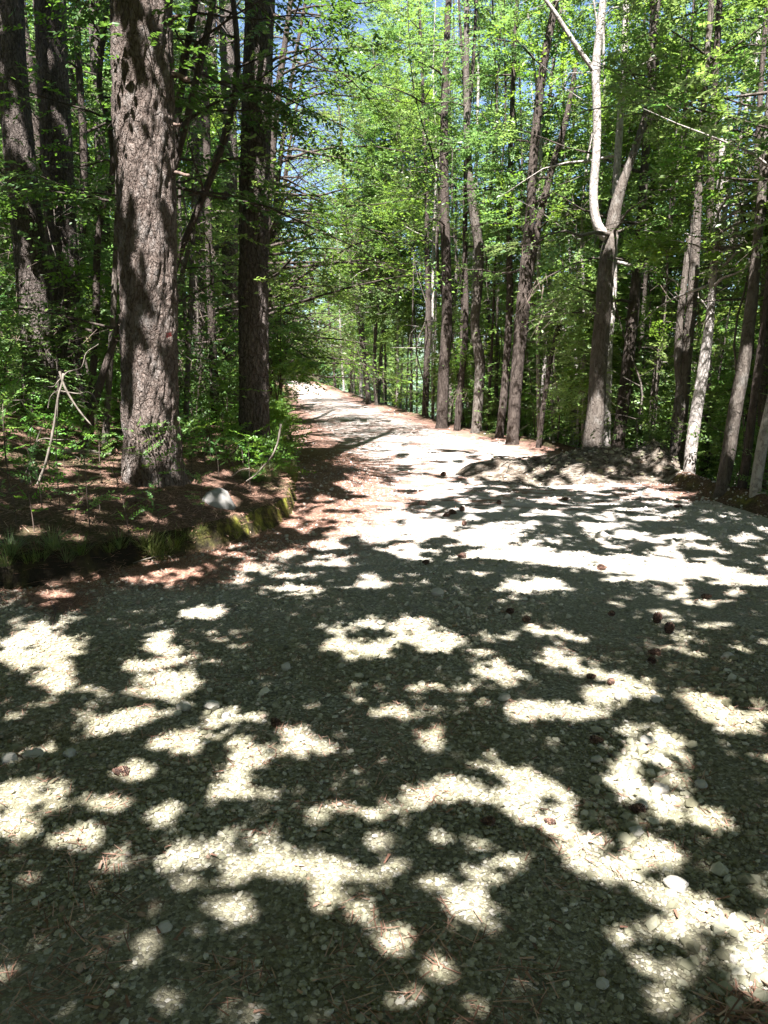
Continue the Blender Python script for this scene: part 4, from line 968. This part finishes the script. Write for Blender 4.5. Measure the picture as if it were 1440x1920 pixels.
# coarser drifts of stone
for (cx, cy_, rx, ry, n) in ((760, 1190, 190, 60, 240), (1210, 1420, 90, 170, 260), (1360, 1290, 110, 90, 160), (900, 1140, 120, 40, 120), (700, 1270, 180, 40, 120), (40, 1390, 90, 30, 60), (1400, 1780, 110, 130, 160), (380, 1320, 130, 40, 70), (1350, 990, 120, 30, 160), (1100, 1000, 160, 40, 120), (1300, 950, 140, 25, 160)):
    pts = np.array([gp(cx+rx*gen.normal(0, .55), cy_+ry*gen.normal(0, .55))[:2] for _ in range(n)])
    scatter_stones(g, pts[:, 0], pts[:, 1], .009+.019*gen.random(n)**2.4, gen)
scatter_stones(MOUND_ST[0], MOUND_ST[1], MOUND_ST[2], .012+.03*MOUND_ST[3].random(len(MOUND_ST[1]))**2, MOUND_ST[3], mz)
MOUND_ST[0].n and tag(link('rubble', MOUND_ST[0].mesh('rubble', [M['gravel']], mound_base, smooth=False), mound_root), kind='stuff')
tag(link('gravel', g.mesh('gravel', [M['gravel']], smooth=False)), 'loose pale limestone gravel covering the track', kind='stuff')

def rock_mesh(name, gen, sx, sy, sz, m_, sub=2, jag=.22):
    V = ICO.copy(); Fc = ICF.copy()
    for _ in range(sub):
        mid = {}; nf = []; V = list(V)
        def md(a_, b_):
            k = (min(a_, b_), max(a_, b_))
            if k not in mid:
                p = (V[a_]+V[b_])/2; p = p/np.linalg.norm(p); mid[k] = len(V); V.append(p)
            return mid[k]
        for a_, b_, c in Fc:
            ab, bc, ca = md(a_, b_), md(b_, c), md(c, a_); nf += [[a_, ab, ca], [b_, bc, ab], [c, ca, bc], [ab, bc, ca]]
        V = np.array(V); Fc = np.array(nf)
    # chop with random planes for an angular stone
    for _ in range(9):
        d = gen.normal(0, 1, 3); d /= np.linalg.norm(d); t = gen.uniform(.62, .92); s = V@d; V = V-np.outer(np.maximum(s-t, 0), d)
    V = V+gen.normal(0, .018, V.shape)
    V = V*np.array([sx, sy, sz])
    return mesh_np(name, V, [Fc], [m_], smooth=False)
STONES = [(1200, 1492, 34, 'pale rounded stone, sunlit on one side, behind a reddish pine cone'), (1213, 1370, 30, 'light angular stone tipped on edge below the upright lit stone on the right'), (1238, 1404, 34, 'blunt whitish stone in the coarse drift on the right'),
 (1168, 1290, 42, 'brown-sided wedge stone with a pale sunlit end'), (1232, 1300, 30, 'upright pale stone catching the sun beside the brown-sided wedge stone'), (1368, 1222, 26, 'round white stone alone in the shade near the right edge'), (1250, 1410, 22, 'small pale chip touching the blunt whitish stone'),
 (1240, 1460, 36, 'flat grey-white slab of stone at the lower end of the right-hand drift'), (1315, 1455, 30, 'long light stone standing on edge right of the drift'), (1195, 1540, 36, 'dull beige stone just below the pine cone and pale rounded stone'), (1120, 1405, 30, 'greenish flat stone beside the lit reddish pine cone'),
 (310, 1720, 32, 'single white stone glowing in a sun fleck in the lower left'), (345, 1322, 34, 'flat grey stone at the left end of a row of three in the left foreground'), (398, 1322, 34, 'broken grey-white stone at the centre of a row of three in the left foreground'), (425, 1338, 24, 'small pale stone at the right end of a row of three'),
 (62, 1395, 40, 'big greenish angular stone in the dark hollow at the left edge'), (18, 1412, 34, 'dark stone at the very left edge of the photo'), (130, 1400, 36, 'flat greenish stone lying right of the big angular stone in the hollow'), (65, 1380, 30, 'smaller stone resting behind the big angular stone in the hollow'),
 (535, 1248, 28, 'grey stone on edge in the shade at mid-left of the track'), (945, 1298, 26, 'rounded grey pebble at the middle of the track in shade'), (820, 1112, 26, 'light flat stone at the centre of the track beyond the coarse drift'), (1000, 1015, 24, 'pale stone in the long shadow beyond the centre'),
 (1128, 998, 26, 'flat pale stone in the broad shade patch right of centre'), (1270, 1640, 54, 'large whitish block blazing in the sun at the lower right'), (1010, 875, 26, 'white stone at the near foot of the dirt mound'), (1375, 1780, 26, 'bright white stone in a sun spot near the lower right corner'), (1425, 1770, 22, 'white stone at the right edge beside the lower right sun spot'), (1130, 1830, 30, 'dim beige stone half in light near the bottom right')]
for i, (px, py, wp, lab) in enumerate(STONES):
    p = gp(px, py+wp*.25); s = wp*.5*p[1]/F*1.05; gn = np.random.default_rng(600+i)
    me = rock_mesh('stone', gn, s, s*gn.uniform(.7, .95), s*gn.uniform(.55, .8), M['stone'])
    o = tag(link('stone', me, None, (p[0], p[1], float(zg(p[0], p[1]))+s*.3)), lab, 'stone'); o.rotation_euler = (gn.normal(0, .2), gn.normal(0, .2), gn.uniform(0, 6))
# the pale rock on the bank
gn = np.random.default_rng(3)
c = at(412, 945, 7.3); zc = float(zg(c[0], c[1]))
V_ = [(-.155, -.10, -.10), (-.15, .08, -.10), (.10, .12, -.14), (.16, -.10, -.20), (-.16, -.09, .05), (-.145, .07, .10), (-.05, -.06, .145), (.0, .08, .15), (.05, -.07, .10), (.07, .06, .11), (.175, -.08, -.10), (.16, .05, -.06), (.0, -.13, -.05), (-.08, -.13, .02), (.10, -.125, -.12)]
me = bpy.data.meshes.new('rock')
import bmesh
bm = bmesh.new(); vs = [bm.verts.new(v) for v in V_]; bmesh.ops.convex_hull(bm, input=vs)
for v in [v for v in bm.verts if not v.link_faces]: bm.verts.remove(v)
bmesh.ops.bevel(bm, geom=bm.edges[:], offset=.008, segments=1, affect='EDGES')
bmesh.ops.triangulate(bm, faces=bm.faces[:]); bmesh.ops.subdivide_edges(bm, edges=bm.edges[:], cuts=2, use_grid_fill=True)
for v in bm.verts: v.co += v.normal*float(.010*fbm(v.co.x*22+3, v.co.y*22+v.co.z*17, 9))
bm.to_mesh(me); bm.free(); me.materials.append(M['rock'])
o = link('rock', me, None, (c[0], c[1], c[2]+.0)); o.scale = (.98, 1, .98)
tag(o, 'pale grey angular rock set on the mossy edge of the left bank', 'rock')

# ------------------------------------------------------------------ pine cones
def cone_mesh():
    g = Geo(); n = 95; h = .043
    tube(g, np.array([[0, 0, -h], [0, 0, -h*.4], [0, 0, h*.3], [0, 0, h]]), [.008, .018, .014, .003], 10)
    for k in range(n):
        t = (k+.5)/n; z = -h*.95+2*h*t; r = .024*math.sin(math.pi*(.12+.86*(1-t)**.8))+.003; a_ = k*2.39996
        d = np.array([math.cos(a_), math.sin(a_), 0]); s = np.array([-d[1], d[0], 0]); up = np.array([0, 0, 1])
        c = d*r*.55+up*z; tip = d*(r+.006)+up*(z+.008); wd = .0075
        V = np.array([c-s*wd*.5, c+s*wd*.5, tip+s*wd-up*.002, tip+up*.003, tip-s*wd-up*.002, tip-d*.002-up*.006])
        g.add(V, None, [[0, 1, 2], [0, 2, 3], [0, 3, 4], [1, 5, 2], [0, 4, 5], [0, 5, 1], [2, 5, 3], [3, 5, 4]])
    return g.mesh('pine_cone', [M['cone']], smooth=False)
CM = cone_mesh()
CONES = [(225, 1447, 34, 'dark pine cone lying in shade in the left foreground'), (515, 1357, 28, 'dark pine cone above a bright sun spot, left of centre'), (1120, 1378, 28, 'reddish sunlit pine cone in the coarse stones right of centre'), (1193, 1508, 34, 'reddish pine cone leaning on the pale rounded stone'),
 (913, 1540, 30, 'pine cone half lit at the centre foreground'), (1030, 1530, 26, 'dark pine cone in the bright patch right of the half-lit cone'), (1232, 1158, 26, 'reddish upright pine cone with a dark one beside it'), (1254, 1178, 28, 'dark pine cone just below the reddish upright cone'), (1226, 1222, 24, 'dark pine cone, upper of two touching on the right'), (1223, 1235, 24, 'brown pine cone, lower of two touching on the right'),
 (1145, 1274, 22, 'dark pine cone by the long sun streak right of centre'), (985, 1166, 22, 'black pine cone on shaded gravel beyond centre'), (958, 1152, 22, 'pine cone just behind the black cone beyond centre'), (1326, 1112, 20, 'dark pine cone standing in the sun near the right edge'), (1145, 1148, 18, 'small dark cone on the shaded gravel right of centre'),
 (850, 962, 16, 'pine cone in the tight cluster on the sunny middle of the track, left one'), (866, 958, 16, 'pine cone in the tight cluster on the sunny middle of the track, right one'), (836, 966, 15, 'pine cone at the outer left of the cluster on the track'), (795, 943, 15, 'lone pine cone left of the cluster on the track'), (870, 985, 15, 'pine cone just in front of the cluster on the track'),
 (1130, 1065, 20, 'pine cone in the bright strip right of centre'), (865, 1045, 18, 'pine cone at the shadow edge in mid-track'), (800, 1055, 18, 'pine cone mid-track, in the shade line left of centre'), (935, 945, 14, 'tiny pine cone on the far shaded patch'), (830, 890, 13, 'far pine cone on the bright middle of the track'), (1060, 935, 14, 'pine cone in the broad shade patch below the mound'), (1270, 955, 16, 'pine cone near the stony right edge below the mound'), (1110, 1262, 20, 'pine cone at the end of the long sun streak')]
for i, (px, py, wp, lab) in enumerate(CONES):
    p = gp(px, py); s = .85*wp*p[1]/F/.082
    o = tag(link('pine_cone', CM, None, (p[0], p[1], float(zg(p[0], p[1]))+.022*s)), lab, 'pine cone', 'pine cones lying on the track')
    o.scale = (s, s, s); o.rotation_euler = (R.uniform(1.2, 1.9), R.uniform(-.4, .4), R.uniform(0, 6.3))
    if 'upright' in lab: o.rotation_euler = (.2, .1, 0)

# ------------------------------------------------------------------ litter and low growth
def slivers(g, X, Y, L, gen, zf=zg, wd=.0016):
    n = len(X); a_ = gen.uniform(0, 6.283, n); Z = zf(X, Y)+gen.uniform(.002, .016, n)
    d = np.stack([np.cos(a_), np.sin(a_), gen.normal(0, .12, n)], -1); s = np.stack([-np.sin(a_), np.cos(a_), 0*a_], -1)*wd
    c = np.stack([X, Y, Z], -1); l = (L*gen.uniform(.5, 1.2, n))[:, None]*.5
    V = np.stack([c-d*l-s*.5, c-d*l+s*.5, c+d*l+s, c+d*l-s], 1)
    g.add(V.reshape(-1, 3), (np.arange(n)*4)[:, None]+np.arange(4)[None])
g = Geo(); gen = np.random.default_rng(12)
y = gen.uniform(4.2, 14, 26000); dlt = gen.normal(0, .75, 26000)
slivers(g, xL(y)+np.where(dlt > 0, dlt*1.0, dlt*1.6), y, .13, gen, wd=.0028)
y = 1.3+11*gen.random(17000)**1.3; x = gen.uniform(-1, 1, 17000)*(.6*y+.4); ok = (x > xL(y)) & (x < xR(y)+.6) & (vn(x*1.7, y*1.7, 57)+.6*vn(x*5, y*5, 58) > -.15); slivers(g, x[ok], y[ok], .08, gen, wd=.0018)
y = 1.5+14*gen.random(800)**1.3; x = gen.uniform(-1, 1, 800)*(.6*y+.4); ok = (x > xL(y)) & (x < xR(y)+.6); slivers(g, x[ok], y[ok], .035, gen, wd=.005)
for cx, cy_, rx, ry, n in ((330, 1075, 90, 22, 2600), (110, 1125, 60, 16, 1200), (1390, 1880, 60, 30, 60), (610, 870, 40, 50, 1600)):
    pts = np.array([gp(cx+rx*gen.normal(0, .5), cy_+ry*gen.normal(0, .5))[:2] for _ in range(n)]); slivers(g, pts[:, 0], pts[:, 1], .14, gen, wd=.0026)
tag(link('pine_needle_litter', g.mesh('pine_needle_litter', [M['sliver']])), 'reddish brown pine needles drifted along the foot of the bank', kind='stuff')

# low leafy ground cover (uncountable) on both sides
def cover(name, label, X, Y, gen, leaf, s0, s1, hmax):
    Z = zg(X, Y); n = len(X); az = gen.uniform(0, 6.283, n)
    O = np.stack([X, Y, Z+gen.uniform(.02, hmax, n)], -1); D = np.stack([np.cos(az), np.sin(az), gen.uniform(-.1, .6, n)], -1); U = np.array([0, 0, 1.0])+gen.normal(0, .55, (n, 3))
    g = Geo(); leaves_geo(g, place(O, D, U, gen.uniform(s0, s1, n), TPL4, gen)); tag(link(name, g.mesh(name, [leaf], smooth=False)), label, kind='stuff')
gen = np.random.default_rng(13)
n = 5200; y = gen.uniform(5, 22, n); d = .25+gen.random(n)**1.2*9; x = xL(y)-d
k = fbm(x*.9, y*.9, 81)+.35*sstep((d-1.5)/2)+.2*(y > 9) > .12; cover('undergrowth', 'low green undergrowth on the left bank', x[k], y[k], gen, M['herb'], .3, .85, .34)
n = 4200; y = 8+gen.random(n)**1.6*34; d = .3+gen.random(n)**1.3*9; x = xR(y)+d
cover('slope_undergrowth', 'sparse green undergrowth on the right slope', x, y, gen, M['leaf'], .4, 1.0, .7)
n = 1500; y = gen.uniform(9, 40, n); d = gen.uniform(0, .9, n); x = xL(y)-d
cover('verge_undergrowth', 'bright low growth along the left verge of the track', x, y, gen, M['herb'], .4, .9, .45)

# individual plants, one of each kind then copies
def seedling(seed, h, nl, leaf):
    gn = np.random.default_rng(seed); root = empty('seedling', (0, 0, 0), 'x', 'plant')
    g = Geo(); P = np.array([[0, 0, -.03], [gn.normal(0, .02), gn.normal(0, .02), h*.5], [gn.normal(0, .05), gn.normal(0, .05), h]]); tube(g, *smooth_path(P, [.005, .004, .002], 8), 5)
    link('stem', g.mesh('stem', [M['twig']]), root)
    t = gn.uniform(.3, 1, nl)[:, None]; O = P[0]*(1-t)+P[2]*t; az = gn.uniform(0, 6.283, nl)
    D = np.stack([np.cos(az), np.sin(az), gn.uniform(-.1, .9, nl)], -1); U = np.array([0, 0, 1.])+gn.normal(0, .6, (nl, 3))
    g = Geo(); leaves_geo(g, place(O, D, U, gn.uniform(.4, .8, nl)*h*1.4, TPL6, gn)); link('leaves', g.mesh('leaves', [leaf], smooth=False), root); return root
def shrub(seed, h, leaf):
    gn = np.random.default_rng(seed); root = empty('shrub', (0, 0, 0), 'x', 'shrub'); g = Geo(); lm = []
    for k in range(5):
        az = gn.uniform(0, 6.283); P = np.array([[0, 0, -.05], [.15*math.cos(az), .15*math.sin(az), h*.5], [.45*math.cos(az), .45*math.sin(az), h*gn.uniform(.8, 1.1)]])
        q, r = smooth_path(P, [.012, .008, .004], 10); tube(g, q, r, 5); lm += limbs_on(q, r, 6, .25*h, h*.95, .55, gn, None, (-.1, .5))
    for a_, b_ in lm: tube(g, a_, b_*.4, 4, 0, 0, cap=False)
    link('stems', g.mesh('stems', [M['twig']]), root)
    O, D, U = sprays_on(lm, 14, gn, .2, .2); g = Geo(); leaves_geo(g, place(O, D, U, gn.uniform(.6, .95, len(O)), TPL6, gn)); link('foliage', g.mesh('foliage', [leaf], smooth=False), root); return root
def tuft(seed, nb, h):
    gn = np.random.default_rng(seed); g = Geo()
    for k in range(nb):
        az = gn.uniform(0, 6.283); l = h*gn.uniform(.6, 1.2); sp = gn.uniform(.25, .95); d = np.array([math.cos(az), math.sin(az), 0]); s = np.array([-d[1], d[0], 0])*.0017
        b = d*gn.uniform(0, .06); P = [b+d*l*sp*t+np.array([0, 0, l*(t*1.1-.75*sp*t*t)]) for t in (0, .35, .7, 1)]
        V = np.array([P[0]-s, P[0]+s, P[1]-s, P[1]+s, P[2]-s*.7, P[2]+s*.7, P[3]]); g.add(V, [[0, 1, 3, 2], [2, 3, 5, 4]], [[4, 5, 6]])
    return g.mesh('grass_tuft', [M['grass']], smooth=False)
def put(px, py, Y):                             # where the pixel's ray meets the ground near distance Y
    d = ray(px, py); d = d/d[1]; best = None
    for q in np.arange(4.5, 30, .05):
        p = np.array([0, 0, EYE])+d*q
        if p[2] <= float(zg(p[0], p[1])): best = p; break
    return best if best is not None else at(px, py, Y)
sp0 = [seedling(700+i, h, n_, M['herb']) for i, (h, n_) in enumerate(((.34, 7), (.5, 10), (.25, 5), (.62, 13)))]
SEED = {'leafy seedling on the shaded bank left of the stout pine': ('seedlings on the bank left of the stout pine', [(30, 985), (65, 1000), (110, 955), (95, 905), (150, 930), (190, 905), (185, 965), (20, 930), (60, 850), (120, 880), (215, 880), (170, 1000), (40, 890), (80, 960), (140, 985), (10, 870)]),
        'leafy seedling at the foot of the stout pine': ('seedlings at the foot of the stout pine', [(245, 905), (270, 915), (330, 905), (345, 915), (235, 885), (300, 930), (222, 920)]),
        'leafy seedling between the stout pine and the furrowed pine': ('seedlings between the two main pines', [(360, 890), (385, 880), (410, 895), (430, 880), (395, 860), (370, 850), (440, 905), (350, 870), (420, 850), (455, 880)]),
        'leafy seedling growing from the mossy bank edge': ('seedlings on the mossy bank edge', [(245, 1030), (120, 1040), (470, 930), (510, 905), (300, 1005), (530, 880), (380, 985)]),
        'leafy seedling on the verge beyond the furrowed pine': ('seedlings on the verge beyond the furrowed pine', [(515, 830), (525, 800), (512, 790), (530, 770), (520, 760), (508, 815), (535, 845)])}
i = 0
for lab, (grp, lst) in SEED.items():
    for (px, py) in lst:
        p = put(px, py, 9); o = sp0[i % 4]
        if i < 4: o.location = p; o['label'] = lab; o['group'] = grp; o.rotation_euler = (0, 0, R.uniform(0, 6))
        else: copy_tree(o, p, R.uniform(0, 6.28), R.uniform(.7, 1.25), lab, grp)
        i += 1
sh0 = [shrub(750, 1.3, M['leaf']), shrub(751, 1.0, M['herb']), shrub(752, 1.6, M['leaf_dark'])]
SH = [((5, 760), (40, 770), (70, 745), (110, 760), (150, 770), (30, 720), (185, 770), (215, 760)), ((365, 800), (395, 790), (425, 800), (350, 780), (440, 780), (410, 770)), ((515, 770), (520, 745), (508, 735), (527, 735))]
SL = [('bushy shrub beneath the left-edge pines', 'shrubs beneath the left-edge pines'), ('bushy shrub between the stout pine and the furrowed pine', 'shrubs between the two main pines'), ('bright shrub crowding the left verge of the far track', 'shrubs on the left verge of the far track')]
i = 0
for lst, (lab, grp) in zip(SH, SL):
    for (px, py) in lst:
        p = put(px, py, 13); o = sh0[i % 3]
        if i < 3: o.location = p; o['label'] = lab; o['group'] = grp
        else: copy_tree(o, p, R.uniform(0, 6.28), R.uniform(.8, 1.3), lab, grp)
        i += 1
tm = [tuft(780+i, 110, .19) for i in range(3)]
for i, (px, py) in enumerate([(500, 905), (515, 895), (530, 885), (545, 890), (520, 870), (538, 865), (505, 880), (490, 890), (480, 905), (543, 845), (528, 850), (465, 900), (548, 905), (20, 1040), (55, 1055), (285, 1040), (300, 1050), (270, 1030), (100, 1030), (150, 1040), (205, 1035), (225, 1028), (325, 1030), (345, 1012), (375, 1000), (10, 1060), (75, 1050), (125, 1052)]):
    p = put(px, py, 9); o = link('grass_tuft', tm[i % 3], None, p); o.rotation_euler = (0, 0, R.uniform(0, 6.3)); s = R.uniform(.7, 1.3); o.scale = (s, s, s)
    if i < 13: tag(o, 'tuft of long grass on the bank edge below the furrowed pine', 'grass', 'grass tufts below the furrowed pine')
    else: tag(o, 'tuft of dry grass hanging over the dark bank at left', 'grass', 'grass tufts on the dark left bank')

# ------------------------------------------------------------------ dead wood
def stick(name, label, parts, m_, cat='branch', s=7):
    P0 = np.array(parts[0][0][0]); root = None
    g = Geo()
    for pts, rr in parts:
        q, r = smooth_path(pts, rr, 18); tube(g, q, r, s, 0, .45, 5, 60, 25)
    o = link(name, g.mesh(name, [m_], P0), None, P0); return tag(o, label, cat)
def pp(lst, Y): return [at(x, y, Y) for x, y in lst]
def rr_(w0, w1, n, Y): return list(np.linspace(w0, w1, n)*.44*Y/F)
Ya = 6.9
stick('dead_branch', 'bleached dead pole leaning in an A-shape on the left bank', [(pp([(71, 908), (85, 870), (97, 822), (104, 780), (110, 740), (117, 715), (119, 700)], Ya), rr_(6, 4, 7, Ya)), (pp([(112, 696), (118, 718), (132, 745), (150, 772), (172, 798)], Ya), rr_(6, 3, 5, Ya)),
    (pp([(118, 707), (126, 698), (140, 694), (152, 690), (157, 678), (160, 665), (185, 645)], Ya), rr_(3, 1.5, 7, Ya)), (pp([(117, 706), (108, 716), (102, 724), (88, 725)], Ya), rr_(2.5, 1.5, 4, Ya)), (pp([(90, 765), (96, 742), (108, 733), (125, 735), (150, 738), (168, 735), (178, 745), (182, 758)], Ya), rr_(2.5, 2, 8, Ya))], M['dead'])
stick('dead_branch', 'thin dry stalk hanging upright beside the leaning bleached pole', [(pp([(109, 915), (107, 880), (105, 850), (107, 800), (109, 740)], Ya-.1), rr_(3, 1.5, 5, Ya))], M['dead'])
stick('dead_branch', 'forked dry stump of twigs at the foot of the left bank plants', [(pp([(36, 912), (46, 892), (55, 872), (66, 835), (78, 800)], Ya), rr_(4, 2.5, 5, Ya)), (pp([(57, 908), (56, 890), (55, 872), (52, 850)], Ya), rr_(4, 2.5, 4, Ya)), (pp([(66, 830), (82, 822), (100, 824), (140, 824)], Ya), rr_(2.5, 1.5, 4, Ya))], M['dead'])
stick('dead_branch', 'straight bleached stick lying level at the left edge of the photo', [(pp([(-15, 751), (20, 751), (60, 749)], 8.5), rr_(4, 2, 3, 8.5)), (pp([(40, 750), (50, 770), (62, 785)], 8.5), rr_(2, 1.5, 3, 8.5))], M['dead'])
pl = put(170, 858, 8)
stick('fallen_log', 'short grey fallen log with broken snags, sunlit, left of the stout pine', [(pp([(110, 846), (140, 845), (175, 847), (208, 852)], pl[1]), rr_(10, 6, 4, pl[1])), (pp([(150, 846), (158, 866), (170, 880)], pl[1]-.1), rr_(5, 3, 3, pl[1])), (pp([(160, 848), (142, 838), (130, 842)], pl[1]), rr_(5, 3, 3, pl[1])), (pp([(130, 848), (150, 862), (160, 876)], pl[1]-.15), rr_(3, 2, 3, pl[1])), (pp([(118, 850), (125, 865), (132, 872)], pl[1]-.15), rr_(3, 2, 3, pl[1]))], M['dead'], 'log')
stick('dead_branch', 'bare curved pale branch reaching out over the bank edge toward the track', [(pp([(462, 902), (480, 890), (492, 876), (508, 858), (518, 838), (524, 815), (527, 795)], 7.9), rr_(3, 4.5, 7, 7.9)), (pp([(433, 895), (450, 882), (468, 878)], 7.9), rr_(3, 2, 3, 7.9))], M['dead'])
pr = put(235, 950, 7)
stick('root', 'dark crooked root lying on the needles in front of the stout pine', [(pp([(180, 952), (205, 948), (230, 955), (255, 962)], pr[1]), rr_(8, 5, 4, pr[1])), (pp([(215, 945), (235, 930), (260, 922), (290, 930)], pr[1]+.2), rr_(5, 3, 4, pr[1])), (pp([(245, 938), (262, 934), (275, 942)], pr[1]+.1), rr_(10, 6, 3, pr[1]))], M['dead_dark'], 'root')
g0 = gp(95, 1125)
def on_ground(lst, dz=.012): return [np.array([*gp(x, y)[:2], float(zg(*gp(x, y)[:2]))+dz]) for x, y in lst]
stick('twig', 'forked dead twig lying on the gravel below the dark bank', [(on_ground([(80, 1115), (95, 1128), (103, 1142), (98, 1165)]), [.008, .007, .006, .003]), (on_ground([(103, 1142), (112, 1130), (108, 1120)]), [.005, .004, .003])], M['dead_dark'], 'twig', 5)
stick('twig', 'curved dry twig arching over the needle pile by the bank', [(on_ground([(250, 1066), (275, 1058), (305, 1052), (335, 1066)], .05), [.004, .005, .005, .003]), (on_ground([(285, 1056), (300, 1070), (310, 1082)], .03), [.004, .003, .002])], M['dead'], 'twig', 5)
stick('twig', 'reddish stick lying across the lower right gravel', [(on_ground([(1395, 1322), (1420, 1326), (1440, 1320)]), [.005, .005, .003])], M['dead_dark'], 'twig', 5)
